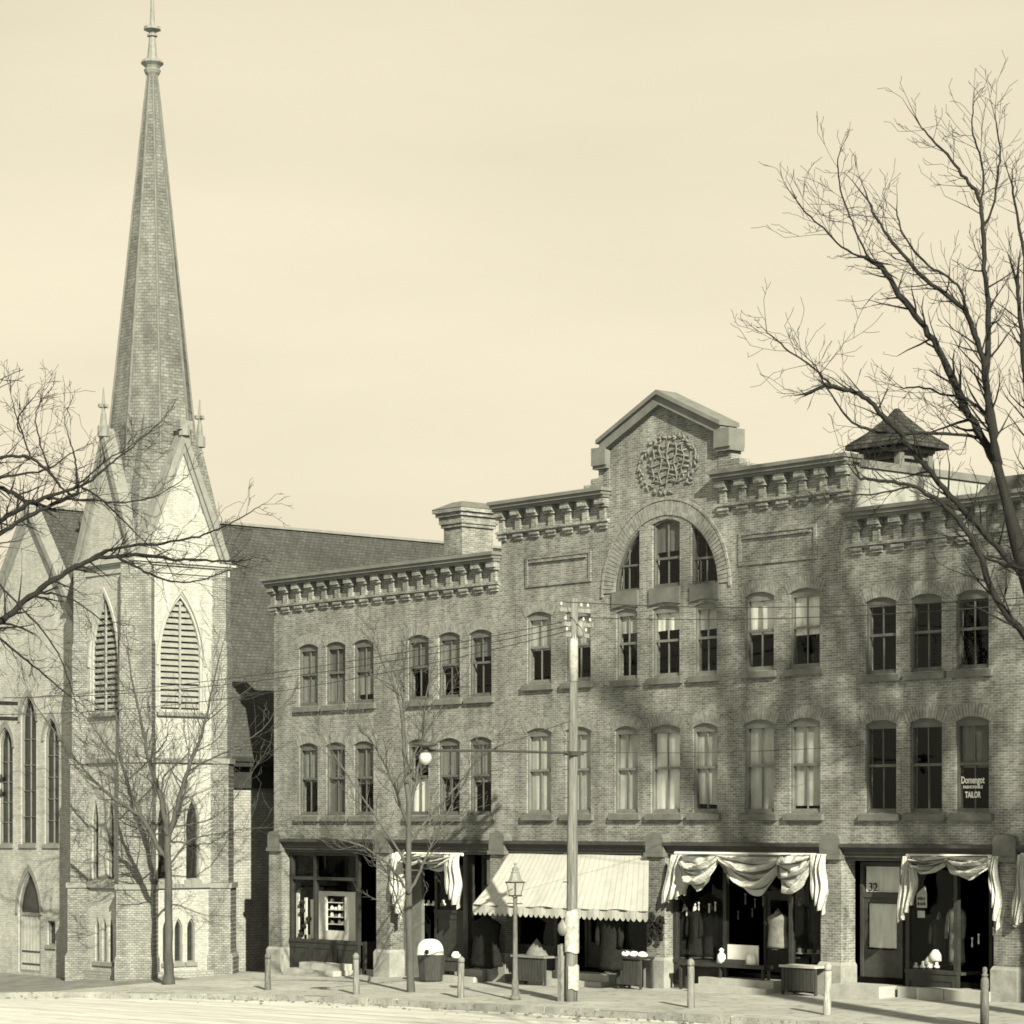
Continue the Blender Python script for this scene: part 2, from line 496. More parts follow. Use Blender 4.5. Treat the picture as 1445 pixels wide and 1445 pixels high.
# ================================================================== BRICK BLOCK
blk = empty('brick_building', (0, 0, 0), 'three storey brick shop block with gabled parapet and corbelled cornices', 'building')
WIN = []
for c in (-16.77, -15.28, -13.79, -11.0, -9.48, -7.98):
    WIN.append(('L3', c - .52, c + .52, 8.49, 10.52)); WIN.append(('L2', c - .51, c + .51, 4.88, 7.25))
for c in (-5.29, -3.56, 3.73, 5.40):
    WIN.append(('M3', c - .54, c + .54, 8.78, 10.9)); WIN.append(('M2', c - .55, c + .55, 4.91, 7.44))
for a, b in ((-2.0, -1.04), (-.5, .67), (1.18, 2.14)):
    WIN.append(('C3', a + .06, b - .02, 8.75, 10.76)); WIN.append(('C2', a, b, 4.92, 7.4))
for c in (8.06, 9.57, 11.07, 13.79, 15.28, 16.77):
    WIN.append(('R3', c - .52, c + .52, 8.5, 10.48)); WIN.append(('R2', c - .53, c + .53, 4.9, 7.31))
AC, AZ, AR = .07, 11.2, 2.05        # big arch
def arcpts(c, z, R, a0, a1, n): return [(c + R * math.cos(a0 + (a1 - a0) * i / n), z + R * math.sin(a0 + (a1 - a0) * i / n)) for i in range(n + 1)]
hole_c = [(-.45, 11.28), (.66, 11.28), (.66, 13.08), (.38, 13.17), (.105, 13.2), (-.17, 13.17), (-.45, 13.08)]
def side_hole(sg):
    x0 = 1.0; pts = []
    a1 = math.acos(x0 / AR); a0 = math.asin(.08 / AR)
    arc = arcpts(0, AZ, AR, a0, a1, 9)
    pts = [(x0, AZ + .08)] + arc
    pts = [(AC + sg * p[0] + (.04 if sg > 0 else -.04), p[1]) for p in pts]
    return pts if sg > 0 else pts[::-1]
hole_l, hole_r = side_hole(-1), side_hole(1)
def holes_in(a, b):
    H = []
    for k, u0, u1, z0, z1 in WIN:
        if a < u0 and u1 < b: H.append(seg_arch(u0, u1, z0, z1, .09 if k == 'C3' else .12))
    return H
WB = 4.1
mb = MB(); mb.panel([(-18.7, WB), (-7.0, WB), (-7.0, 12.56), (-18.7, 12.56)], holes_in(-18.7, -7), FR, .3)
mb.box(-18.7, -18.4, .301, 18, WB - 4.9, 12.56)
mb.build('wall', M['brick'], blk)
mb = MB(); mb.panel([(-7., WB), (7., WB), (7., 14.06), (2.16, 14.06), (2.16, 15.62), (.0, 16.45), (-2.16, 15.62), (-2.16, 14.06), (-7., 14.06)],
                    holes_in(-7, 7) + [hole_c, hole_l, hole_r], FR, .3)
mb.build('wall', M['brick'], blk)
mb = MB(); mb.panel([(7., WB), (18.7, WB), (18.7, 12.56), (7., 12.56)], holes_in(7, 18.7), FR, .3)
mb.box(18.4, 18.7, .301, 18, WB - 4.4, 12.56); mb.box(-18.39, 18.39, 18, 18.3, -.8, 12.5)
mb.build('wall', M['brick'], blk)
# painted returns of the taller middle part
mb = MB(); mb.box(6.72, 6.998, .302, 18, 12.2, 14.0); mb.box(-6.998, -6.72, .302, 18, 12.2, 14.0); mb.box(-6.71, 6.71, 17.8, 18, 12.2, 14)
mb.build('return_wall', M['return'], blk)
for x in (6.66, -7.07):
    mb = MB(); mb.box(x, x + .41, .36, 18, 14.003, 14.2); mb.build('return_coping', M['cap_stone'], blk)
mb = MB(); mb.box(-18.38, -7.01, .31, 17.99, 12.1, 12.25); mb.box(7.01, 18.38, .31, 17.99, 12.1, 12.25); mb.box(-6.7, 6.7, .31, 17.79, 13.2, 13.35)
mb.build('roof', M['roof_flat'], blk)
mb = MB(); mb.hexa([(9.6, .7, 12.26), (18.3, .7, 12.26), (18.3, 12, 12.26), (9.6, 12, 12.26), (10.6, 1.4, 13.45), (18.2, 1.4, 13.45), (18.2, 9, 13.85), (10.6, 9, 13.85)]); mb.build('roof_monitor', M['roof_flat'], blk)
# rooms behind the windows: floors and a dark partition
mb = MB()
for z in (4.14, 8.0): mb.box(-18.38, 18.38, .32, 17.9, z, z + .12)
mb.box(-18.38, 18.38, 3.2, 3.3, 4.27, 7.99); mb.box(-18.38, 18.38, 3.2, 3.3, 8.13, 12.09)
for u in (-12.4, -6.9, -2.8, 2.8, 6.9, 12.4):
    mb.box(u - .06, u + .06, .32, 3.19, 4.27, 7.99); mb.box(u - .06, u + .06, .32, 3.19, 8.13, 12.0)
mb.build('interior_walls', M['interior'], blk)

# ---- cornices with corbel tables
def cornice(a, b, zt, name):
    mb = MB()
    # moulded cap: three steps
    mb.box(a - .05, b + .05, -.42, .34, zt - .1, zt + .0); mb.box(a, b, -.36, .3, zt - .2, zt - .103); mb.box(a + .02, b - .02, -.27, -.003, zt - .28, zt - .203)
    mb.build('cornice', M['cap_stone'], blk)
    mb = MB()
    n = max(2, round((b - a - .5) / .72)); s = (b - a - .5) / n
    za = zt - .285
    for i in range(n + 1):
        c = a + .25 + i * s
        mb.box(c - .19, c + .19, -.24, -.003, za - .17, za - .003); mb.box(c - .19, c + .19, -.17, -.003, za - .25, za - .173)
        mb.box(c - .11, c + .11, -.1, -.003, za - .6, za - .253)
        mb.box(c - .2, c + .2, -.12, -.003, za - .8, za - .73); mb.box(c - .16, c + .16, -.075, -.003, za - .88, za - .803)
    mb.box(a + .02, b - .02, -.13, -.003, za - .68, za - .603)
    mb.box(a + .02, b - .02, -.07, -.003, za - .727, za - .683)
    mb.build('corbel_table', M['brick'], blk)
cornice(-18.9, -7.02, 12.82, 'l'); cornice(7.02, 18.9, 12.82, 'r')
cornice(-7.15, -2.18, 14.3, 'ml'); cornice(2.18, 7.12, 14.3, 'mr')

# ---- gabled parapet
mb = MB()
for sg in (-1, 1):
    A = Vector((0, 0, 16.72)); B = Vector((sg * 2.82, 0, 15.42))
    th = .3
    P = []
    for y in (-.28, .5):
        pass
    pts = [(0, 16.42), (sg * 2.45, 15.3), (sg * 2.45, 15.58), (0, 16.7)]
    mb.prism(pts, lambda a, z, s: (a, -.2 if s == 0 else .45, z))
    pts = [(0, 16.703), (sg * 2.5, 15.56), (sg * 2.5, 15.68), (0, 16.83)]
    mb.prism(pts, lambda a, z, s: (a, -.3 if s == 0 else .5, z))
mb.build('gable_coping', M['cap_stone'], blk)
mb = MB()
for sg in (-1, 1):
    x0, x1 = sorted((sg * 2.19, sg * 2.78))
    mb = MB(); mb.box(x0, x1, -.21, .42, 14.96, 15.47); mb.box(x0 - .0, x1 + .0, -.15, .4, 14.86, 14.96)
    mb.build('shoulder_block', M['cap_stone'], blk)
for sg in (-1, 1):
    mb = MB()
    for k, (w, zt) in enumerate(((2.66, 14.857), (3.0, 14.62), (3.3, 14.46))):
        x0, x1 = sorted((sg * (2.19 if k == 0 else (2.66, 3.0)[k - 1]), sg * w))
        mb.box(x0, x1, -.02, .4, 14.31, zt)
    mb.build('stepped_shoulder', M['brick'], blk)
# shallow pilaster strips and stone strings of the middle bay
# carved wreath with interlaced strapwork
mb = MB(); r4 = random.Random(4)
cx, cz = .22, 14.74
for k in range(34):
    a = PI * .1 + k / 33 * PI * 1.8 - PI * .4
    x, z = cx + 1.15 * math.cos(a), cz + .74 * math.sin(a)
    for q in range(2):
        g = a + PI / 2 + r4.uniform(-.9, .9); L = r4.uniform(.14, .26)
        p0 = Vector((x, -.03, z)); p2 = Vector((x + L * math.cos(g), -.05, z + L * math.sin(g)))
        pm = (p0 + p2) / 2 + Vector((0, -.07, 0))
        mb.tube([p0, pm, p2], [.02, .042, .01], 5)
for k in range(7):
    z = cz - .5 + k * .17; w = .85 * math.sqrt(max(.05, 1 - ((z - cz) / .72) ** 2))
    path = [Vector((cx - w + 2 * w * i / 8, -.05 - .05 * (i % 2), z + .05 * math.sin(i * 1.7 + k))) for i in range(9)]
    mb.tube(path, .026, 5)
for k in range(5):
    x = cx - .6 + k * .3; h = .6 * math.sqrt(max(.05, 1 - ((x - cx) / 1.02) ** 2))
    path = [Vector((x + .06 * math.sin(i * 1.4 + k * 2), -.06 - .05 * ((i + 1) % 2), cz - h + 2 * h * i / 7)) for i in range(8)]
    mb.tube(path, .028, 5)
for k in range(22):
    x = cx + r4.uniform(-1.05, .9); z = cz + r4.uniform(-.62, .6)
    g = r4.uniform(0, 2 * PI); p = [Vector((x, -.04, z))]
    for i in range(4):
        g += r4.uniform(.3, .9); p.append(p[-1] + Vector((.1 * math.cos(g), r4.uniform(-.03, .02), .1 * math.sin(g))))
    mb.tube(p, [.02, .03, .028, .02, .008], 5)
mb.v = [(a, b * .5 if b < -.02 else b, c + (a - cx) * .0) for a, b, c in mb.v]
mb.build('carved_wreath', mat_plain('carved_brick', .165, .45, 7), blk, smooth=True)

# ---- recessed panels (raised brick frames)
for sg in (-1, 1):
    mb = MB(); a, b = sorted((sg * 2.98, sg * 5.85)); z0, z1 = 11.66, 12.58
    for (x0, x1, y0, y1) in ((a, b, z1 - .1, z1), (a, b, z0, z0 + .09), (a, a + .1, z0 + .093, z1 - .103), (b - .1, b, z0 + .093, z1 - .103)):
        mb.box(x0, x1, -.05, -.002, y0, y1)
    mb.box(a + .2, b - .2, -.07, -.002, z1 - .2, z1 - .13)
    mb.build('wall_panel', M['brick'], blk)

# ---- big arch ring + small voussoir arches
def voussoirs(mb, c, zc, R0, R1, a0, a1, n, v0, v1, gap=.16):
    for i in range(n):
        s0 = a0 + (a1 - a0) * (i + gap / 2) / n; s1 = a0 + (a1 - a0) * (i + 1 - gap / 2) / n
        jv = rnd.uniform(-.006, .006); jr = rnd.uniform(-.012, .012)
        q = [(R0, s0), (R1 + jr, s0), (R1 + jr, s1), (R0, s1)]
        p = [(c + r * math.cos(s), zc + r * math.sin(s)) for r, s in q]
        mb.hexa([(x, v1, z) for x, z in p] + [(x, v0 + jv, z) for x, z in p])
mb = MB(); voussoirs(mb, AC, AZ, AR + .06, AR + .46, .02, PI - .02, 62, -.035, .05); voussoirs(mb, AC, AZ, AR + .48, AR + .56, -.02, PI + .02, 34, -.05, .05, .06)
mb.build('brick_arch', M['voussoir'], blk)

def window(kind, u0, u1, z0, z1, arched=True, blinds=(), poly=None, mid=None, sill=True, light=False, rise=.12, head=True):
    P = poly or seg_arch(u0, u1, z0, z1, rise)
    S = M['sash_light'] if light else M['sash']
    mb = MB()
    ring(mb, P, .06, FR, .055, .18)
    um = (u0 + u1) / 2; zm = mid or (z0 + z1) / 2 + .02
    zt = z1 - (rise + .03 if not poly else .02)
    if not poly: mb.prism([(u0 + .02, zt - .08), (u1 - .02, zt - .08)] + inset(P, .02)[2:], lambda a, z, s: (a, .07 if s == 0 else .16, z))
    if not poly or kind == 'AC':
        mb.box(u0 + .062, u1 - .062, .08, .145, zm - .035, zm + .035)
        mb.box(u0 + .07, u1 - .07, .085, .155, z0 + .03, z0 + .11)
        mb.box(um - .016, um + .016, .095, .135, zm + .036, zt - .085); mb.box(um - .016, um + .016, .11, .15, z0 + .112, zm - .036)
    else:
        mb.box(u0, u1, .08, .145, zm - .03, zm + .03)
        mb.box(um - .015, um + .015, .095, .135, z0 + .05, z1)
        mb.box(um - .26, um - .235, .095, .135, z0 + .05, zm)
    w = mb.build('window', S, blk)
    mb = MB(); Q = inset(P, .05); mb.prism(Q, lambda a, z, s: (a, .118 if s == 0 else .122, z)); mb.build('pane', M['glass'], w)
    for (f0, f1, m) in blinds:
        mb = MB(); za, zb = zt - (zt - z0) * f1, zt - (zt - z0) * f0 + .1
        r5 = random.Random(int(u0 * 100) + int(z0 * 10)); ph = r5.uniform(0, 6)
        sk = r5.uniform(-.04, .04)
        mb.grid(lambda s, t: (u0 + .05 + (u1 - u0 - .1) * s, .185 + .012 * math.sin(s * 19 + ph) * (.3 + t), zb + (za + sk * (s - .5) - zb) * t), 16, 4)
        o = mb.build('blind', M[m], w, smooth=True)
    if sill:
        mb = MB(); mb.hexa([(u0 - .16, -.11, z0 - .2), (u1 + .14, -.11, z0 - .2), (u1 + .14, .1, z0 - .2), (u0 - .16, .1, z0 - .2),
                            (u0 - .16, -.11, z0 - .04), (u1 + .14, -.11, z0 - .04), (u1 + .14, .1, z0 + .003), (u0 - .16, .1, z0 + .003)])
        mb.build('sill', M['stone_dark'], w)
    if head:
        hw = (u1 - u0) / 2; R = (hw * hw + rise * rise) / (2 * rise); zc = z1 - R; a0 = math.asin(hw / R)
        mb = MB(); voussoirs(mb, um, zc, R + .01, R + .34, PI / 2 - a0 * 1.12, PI / 2 + a0 * 1.12, 14, -.016, .05)
        mb.build('brick_arch', M['voussoir'], w)
    return w
L3B = {0: ((0, 1, 'blind_b'),), 1: ((0, .55, 'blind_a'), (.55, 1, 'blind_b')), 2: ((0, .5, 'blind_a'), (.55, .85, 'blind_b')), 3: ((0, .5, 'blind_a'),), 4: ((0, .5, 'blind_b'),), 5: ((0, .35, 'blind_a'),)}
L2B = {0: ((0, .5, 'blind_b'),), 1: ((0, 1, 'blind_a'),), 2: ((0, .55, 'blind_a'),), 3: ((.52, 1.02, 'blind_d'),), 4: ((0, .5, 'blind_b'),), 5: ((0, .55, 'blind_b'),)}
M3B = {0: ((0, .5, 'blind_c'),), 1: ((0, .5, 'blind_c'),), 2: ((0, .5, 'blind_d'),), 3: ((0, .55, 'blind_d'),)}
C3B = {0: ((0, .3, 'blind_c'),), 1: ((0, .3, 'blind_d'),), 2: ((0, .33, 'blind_c'),)}
M2B = {0: ((0, 1, 'blind_c'),), 1: ((0, 1, 'blind_c'),), 2: ((0, .98, 'blind_c'),), 3: ((0, .92, 'blind_c'),)}
C2B = {0: ((0, .98, 'blind_c'),), 1: ((0, 1.02, 'blind_d'),), 2: ((0, .9, 'blind_c'),)}
R2B = {2: ((0, .5, 'blind_a'),)}
BL = dict(L3=L3B, L2=L2B, M3=M3B, C3=C3B, M2=M2B, C2=C2B, R3={}, R2=R2B)
cnt = {}
TAILOR = None
for k, u0, u1, z0, z1 in WIN:
    i = cnt.get(k, 0); cnt[k] = i + 1
    w = window(k, u0, u1, z0, z1, blinds=BL[k].get(i, ()), light=k[0] in 'MC', rise=.09 if k == 'C3' else .12, head=k != 'C3')
    if k == 'R2' and i == 2: TAILOR = (w, u0, u1, z0, z1)
window('AC', -.45, .66, 11.28, 13.15, poly=hole_c, mid=12.1, sill=False, head=False, blinds=((0, .45, 'blind_a'),))
window('AS', min(p[0] for p in hole_l), max(p[0] for p in hole_l), 11.28, 12.6, poly=hole_l, mid=12.0, sill=False, head=False)
window('AS', min(p[0] for p in hole_r), max(p[0] for p in hole_r), 11.28, 12.6, poly=hole_r, mid=12.0, sill=False, head=False)
for a, b in ((-2.06, -1.0), (-.52, .7), (1.12, 2.22)):        # stone spandrels between arch lights and windows
    mb = MB(); mb.prism([(a, 10.8), ((a + b) / 2, 10.86), (b, 10.8), (b, 11.27), (a, 11.27)], lambda x, z, s: (x, -.07 if s == 0 else .2, z))
    mb.build('spandrel', M['stone_dark'], blk)
# lettering on one upper window
def text_mesh(name, body, size, loc, mat, parent, width=None, rot=(PI / 2, 0, 0), bold=0.):
    c = bpy.data.curves.new(name, 'FONT'); c.body = body; c.size = size; c.extrude = .002; c.offset = bold
    c.align_x = 'CENTER'
    o = bpy.data.objects.new(name, c); COL.objects.link(o)
    bpy.context.view_layer.update()
    me = bpy.data.meshes.new_from_object(o.evaluated_get(bpy.context.evaluated_depsgraph_get()))
    bpy.data.objects.remove(o)
    me.transform(Matrix.Translation(loc) @ Matrix.Rotation(PI / 2, 4, 'X'))
    me.materials.append(mat)
    ob = bpy.data.objects.new(name, me); COL.objects.link(ob); ob.parent = parent
    ob.matrix_parent_inverse = Matrix.Translation(world_loc(parent)).inverted()
    if width:
        xs = [v.co.x for v in me.vertices]; w = max(xs) - min(xs); cxx = (max(xs) + min(xs)) / 2
        for v in me.vertices: v.co.x = loc[0] + (v.co.x - cxx) * width / w
    return ob
w, u0, u1, z0, z1 = TAILOR; um = (u0 + u1) / 2
text_mesh('window_lettering', 'Domengot', .24, (um - .07, .11, z0 + .74), M['paper'], w, .74, bold=.006)
text_mesh('window_lettering', 'FASHIONABLE', .1, (um - .07, .11, z0 + .61), M['paper'], w, .62, bold=.003)
text_mesh('window_lettering', 'TAILOR', .21, (um - .07, .11, z0 + .38), M['paper'], w, .5, bold=.006)

# ---- chimney
mb = MB()
a = onv(636, 740, 4); b = onv(652, 735, 4)
cu1 = -13.64; cu0 = cu1 - .95
mb.box(cu0, cu1, 4, 5.35, 12.24, 14.45)
mb.box(cu0 - .07, cu1 + .07, 3.93, 5.42, 14.45, 14.56); mb.box(cu0 - .12, cu1 + .12, 3.88, 5.47, 14.563, 14.8)
mb.box(cu0 - .2, cu1 + .2, 3.8, 5.55, 14.803, 14.93); mb.box(cu0 - .28, cu1 + .28, 3.72, 5.63, 14.933, 15.06)
ch = mb.build('chimney', M['brick'], blk)
mb = MB(); mb.hexa([(cu0 - .3, 3.7, 15.063), (cu1 + .3, 3.7, 15.063), (cu1 + .3, 5.65, 15.063), (cu0 - .3, 5.65, 15.063), (cu0 + .2, 4.2, 15.32), (cu1 - .2, 4.2, 15.32), (cu1 - .2, 5.2, 15.32), (cu0 + .2, 5.2, 15.32)])
mb.build('chimney_cap', M['stone_dark'], ch)
# ---- cupola ventilator
q0u, q1u, q0v, q1v, ze = 2.35, 4.45, 5.0, 7.1, 15.42
mb = MB()
bu0, bu1, bv0, bv1 = q0u + .32, q1u - .32, q0v + .32, q1v - .32
for (x, y) in ((bu0, bv0), (bu1 - .2, bv0), (bu0, bv1 - .2), (bu1 - .2, bv1 - .2)): mb.box(x, x + .2, y, y + .2, 13.3, ze - .2)
mb.box(bu0 - .04, bu1 + .04, bv0 - .04, bv1 + .04, ze - .2, ze - .08)
mb.box(bu0 + .17, bu1 - .17, bv0 + .17, bv1 - .17, 13.34, ze - .2)
mb.box(bu0 - .03, bu1 + .03, bv0 - .03, bv1 + .03, 13.36, 13.6)
cup = mb.build('cupola', M['cupola'], blk)
mb = MB()
for i in range(7):
    z = 13.68 + i * .22
    mb.hexa([(bu0 + .2, bv0 + .02, z), (bu1 - .2, bv0 + .02, z), (bu1 - .2, bv0 + .16, z + .12), (bu0 + .2, bv0 + .16, z + .12), (bu0 + .2, bv0 + .02, z + .03), (bu1 - .2, bv0 + .02, z + .03), (bu1 - .2, bv0 + .16, z + .15), (bu0 + .2, bv0 + .16, z + .15)])
    mb.hexa([(bu1 - .02, bv0 + .2, z), (bu1 - .02, bv1 - .2, z), (bu1 - .16, bv1 - .2, z + .12), (bu1 - .16, bv0 + .2, z + .12), (bu1 - .02, bv0 + .2, z + .03), (bu1 - .02, bv1 - .2, z + .03), (bu1 - .16, bv1 - .2, z + .15), (bu1 - .16, bv0 + .2, z + .15)])
mb.build('louver', M['cupola'], cup)
mb = MB(); mu, mv = (q0u + q1u) / 2, (q0v + q1v) / 2
mb.box(q0u, q1u, q0v, q1v, ze - .077, ze + .06)
prof = [(1.05, .063), (.62, .42), (.3, .78), (.14, .96)]
for (r0, h0), (r1, h1) in zip(prof, prof[1:]):
    for k in range(4):
        A = [(-1, -1), (1, -1), (1, 1), (-1, 1)][k]; B = [(1, -1), (1, 1), (-1, 1), (-1, -1)][k]
        mb.poly([(mu + A[0] * r0, mv + A[1] * r0, ze + h0), (mu + B[0] * r0, mv + B[1] * r0, ze + h0), (mu + B[0] * r1, mv + B[1] * r1, ze + h1), (mu + A[0] * r1, mv + A[1] * r1, ze + h1)])
mb.hexa([(mu + x * .17, mv + y * .17, ze + .94) for x, y in ((-1, -1), (1, -1), (1, 1), (-1, 1))] + [(mu + x * .05, mv + y * .05, ze + 1.12) for x, y in ((-1, -1), (1, -1), (1, 1), (-1, 1))])
mb.build('cupola_roof', M['roof_small'], cup)

# ---- street level: piers, bands, shop fronts
PIERS = (-18.3, -12.46, -6.88, -.06, 6.55, 12.3, 18.3)
for c in PIERS:
    h = .36; zb = G(c, -.3)
    mb = MB(); mb.box(c - h, c + h, -.24, .3, zb + .86, 3.68); p = mb.build('pier', M['brick'], blk)
    mb = MB(); mb.box(c - h - .05, c + h + .05, -.32, .32, zb - .3, zb + .78)
    mb.hexa([(c - h - .05, -.32, zb + .78), (c + h + .05, -.32, zb + .78), (c + h + .05, .32, zb + .78), (c - h - .05, .32, zb + .78), (c - h - .01, -.26, zb + .87), (c + h + .01, -.26, zb + .87), (c + h + .01, .3, zb + .87), (c - h - .01, .3, zb + .87)])
    mb.build('pier_base', M['pier_base'], p)
    mb = MB(); mb.box(c - h - .03, c + h + .03, -.34, .3, 3.683, 3.8); mb.box(c - h - .0, c + h + .0, -.3, .3, 3.803, 4.2)
    mb.prism([(c - h, 4.203), (c + h, 4.203), (c + h * .8, 4.32), (c, 4.36), (c - h * .8, 4.32)], lambda a, z, s: (a, -.3 if s == 0 else -.003, z))
    mb.build('pier_cap', M['stone_dark'], p)
for a, b in zip(PIERS, PIERS[1:]):
    a += .365; b -= .365
    mb = MB()
    mb.box(a, b, -.1, .3, 3.66, 3.74); mb.box(a, b, -.16, .3, 3.743, 3.84); mb.box(a, b, -.21, .3, 3.843, 3.93); mb.box(a, b, -.26, .3, 3.933, 4.0); mb.box(a, b, -.33, .29, 4.003, 4.095)
    mb.build('storefront_cornice', M['paint_dark'], blk)
# shop rooms
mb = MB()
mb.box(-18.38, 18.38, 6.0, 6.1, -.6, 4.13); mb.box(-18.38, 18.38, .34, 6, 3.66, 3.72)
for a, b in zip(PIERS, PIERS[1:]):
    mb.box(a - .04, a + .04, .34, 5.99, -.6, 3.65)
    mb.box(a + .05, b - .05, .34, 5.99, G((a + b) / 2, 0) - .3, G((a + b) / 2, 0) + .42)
mb.build('shop_interior', M['black'], blk)  # shop rooms' shade is put into these near-black surfaces
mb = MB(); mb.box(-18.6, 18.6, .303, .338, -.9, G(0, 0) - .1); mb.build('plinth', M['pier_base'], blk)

def stone_steps(u0, u1, n, d=.34, h=.17, v0=-.05, zb=None):
    mb = MB(); c = (u0 + u1) / 2; z = G(c, 0) if zb is None else zb
    for k in range(n):
        mb.box(u0 + .06 * k, u1 - .06 * k, v0 - d * (n - k), v0 + .3 if k == n - 1 else v0 - d * (n - k - 1) - .0, z - .3, z + h * (k + 1) - .05 + (.001 * k))
    return mb.build('step', M['step'], blk)
def showwindow(u0, u1, zsill, ztop, v=.12, posts=(), transom=None, mat=None, glass=True, bulk=True, z0=None):
    S = mat or M['paint_green']; zb = G((u0 + u1) / 2, 0) - .2 if z0 is None else z0
    mb = MB()
    for x in (u0, u1 - .12) + tuple(posts): mb.box(x, x + .12, v - .05, v + .08, zsill, ztop)
    mb.box(u0, u1, v - .09, v + .1, zsill - .1, zsill - .003)
    mb.box(u0 + .122, u1 - .122, v - .04, v + .06, ztop - .1, ztop - .003)
    if transom: mb.box(u0 + .122, u1 - .122, v - .048, v + .07, transom - .05, transom + .05)
    f = mb.build('show_window', S, blk)
    if bulk:
        mb = MB(); mb.box(u0, u1, v - .06, v + .06, zb, zsill - .103)
        n = max(1, int((u1 - u0) / 1.1)); w = (u1 - u0) / n
        for i in range(n):
            for x0, x1, a, b in ((.1, w - .1, zsill - .28, zsill - .22), (.1, w - .1, zb + .34, zb + .4), (.1, .16, zb + .403, zsill - .283), (w - .16, w - .1, zb + .403, zsill - .283)):
                mb.box(u0 + i * w + x0, u0 + i * w + x1, v - .085, v - .063, a, b)
        mb.build('bulkhead', S, f)
        mb = MB(); mb.box(u0 + .02, u1 - .02, v + .11, v + 1.0, zsill - .12, zsill - .05); mb.build('display_floor', M['cask'], f)
    if glass:
        mb = MB(); mb.box(u0 + .12, u1 - .12, v + .008, v + .014, zsill, ztop - .1); mb.build('pane', M['shopglass'], f)
    return f
def shopdoor(u0, u1, v, ztop, transom=2.9, zb=None, blind=None):
    z = (G((u0 + u1) / 2, 0) + .42) if zb is None else zb
    mb = MB()
    mb.box(u0, u0 + .1, v - .05, v + .08, z, ztop); mb.box(u1 - .1, u1, v - .05, v + .08, z, ztop)
    mb.box(u0 + .102, u1 - .102, v - .05, v + .07, transom - .06, transom + .06); mb.box(u0 + .102, u1 - .102, v - .05, v + .07, ztop - .1, ztop)
    a, b = u0 + .105, u1 - .105
    mb.box(a, a + .12, v - .02, v + .04, z + .02, transom - .063); mb.box(b - .12, b, v - .02, v + .04, z + .02, transom - .063)
    mb.box(a + .121, b - .121, v - .02, v + .04, z + .02, z + .75); mb.box(a + .121, b - .121, v - .02, v + .04, transom - .2, transom - .063)
    d = mb.build('door', M['paint_dark'], blk)
    mb = MB(); mb.box(a + .12, b - .12, v + .008, v + .014, z + .75, transom - .2); mb.box(a, b, v + .008, v + .014, transom + .06, ztop - .1)
    mb.build('pane', M['shopglass'], d)
    mb = MB(); mb.lathe([(.0, -.03), (.03, -.02), (.035, 0), (.03, .02), (0, .03)], (b - .06, v - .06, z + 1.0), 8); mb.build('handle', M['iron_grey'], d, smooth=True)
    if blind:
        mb = MB(); mb.grid(lambda s, t: (a + .13 + (b - a - .26) * s, v + .05 + .02 * math.sin(s * 16), z + .8 + (transom - .22 - z - .8) * (1 - t)), 20, 3)
        mb.grid(lambda s, t: (a + .02 + (b - a - .04) * s, v + .05, transom + .08 + (ztop - .12 - transom - .08) * t), 2, 2)
        mb.build('door_curtain', M[blind], d, smooth=True)
    return d
def U(x, y=1300, v=.1): return onv(x, y, v).x
def Z(x, y, v=.1): return onv(x, y, v).z
# bay 1
z1 = Z(470, 1327); tr1 = Z(430, 1239)
showwindow(U(411), U(507), z1, 3.65, .1, (U(444),), tr1)
shopdoor(U(507) + .15, -12.85, .9, 3.6, 2.75)
mb = MB(); mb.box(U(507) + .0, U(507) + .1, .24, .84, z1 - 1.1, z1); mb.build('entry_side_panel', M['paint_green'], blk)
mb = MB(); zz = G(-15, 0)
mb.box(-17.0, -14.3, -.85, .02, zz - .3, zz + .16); mb.box(-16.6, -14.42, -.5, .019, zz + .161, zz + .36)
mb.build('step', M['step'], blk)
# bay 2
z2 = Z(600, 1280)
showwindow(-10.55, -8.75, Z(620, 1284), 3.65, .35, (), None)
mb = MB(); mb.box(-12.08, -11.2, .3, .42, -.3, 3.6); mb.build('entry_side_panel', M['cupola'], blk)
mb = MB(); mb.box(-8.72, -8.5, -.06, .2, G(-8.6, 0) - .1, 3.65); mb.build('post', M['paint_green'], blk)
shopdoor(-8.45, -7.27, .5, 3.62, 2.65, blind='blind_d')
stone_steps(-9.0, -7.3, 2, .4, .2)
# bay 3
showwindow(-6.5, -4.6, 1.0, 3.65, .15, ()); showwindow(-2.3, -.46, 1.0, 3.65, .15, ())
shopdoor(-4.2, -2.7, .9, 3.62, 2.7)
stone_steps(-4.9, -1.75, 2, .36, .2)
# bay 4
zs4 = Z(1000, 1356, -.02)
showwindow(.34, 2.4, zs4, 3.65, .12, ()); showwindow(4.75, 6.17, zs4 - .1, 3.65, .12, ())
shopdoor(2.7, 4.4, 1.3, 3.62, 2.7)
stone_steps(1.75, 4.7, 2, .36, .19)
# bay 5
shopdoor(7.0, 8.45, .45, 3.62, 2.75, blind='blind_d')
mb = MB(); z = G(7.8, 0); mb.box(6.98, 8.65, -.75, .2, z - .3, z + .3); mb.build('step', M['step'], blk)
text_mesh('door_number', '32', .3, (7.42, .435, 2.86), M['black'], blk, .3, bold=.004)
showwindow(8.85, 10.55, Z(1310, 1368), 3.65, .1, ())
shopdoor(10.75, 11.9, 1.1, 3.62, 2.75)
mb = MB(); z = G(10.5, 0)
for a, b in ((8.8, 9.66), (9.69, 10.55), (10.58, 11.9)): mb.box(a, b, -.5 if a > 9 else -.2, .05 if a < 10.5 else .8, z - .3, z + .26 + rnd.uniform(-.02, .02))
mb.build('step', M['step'], blk)
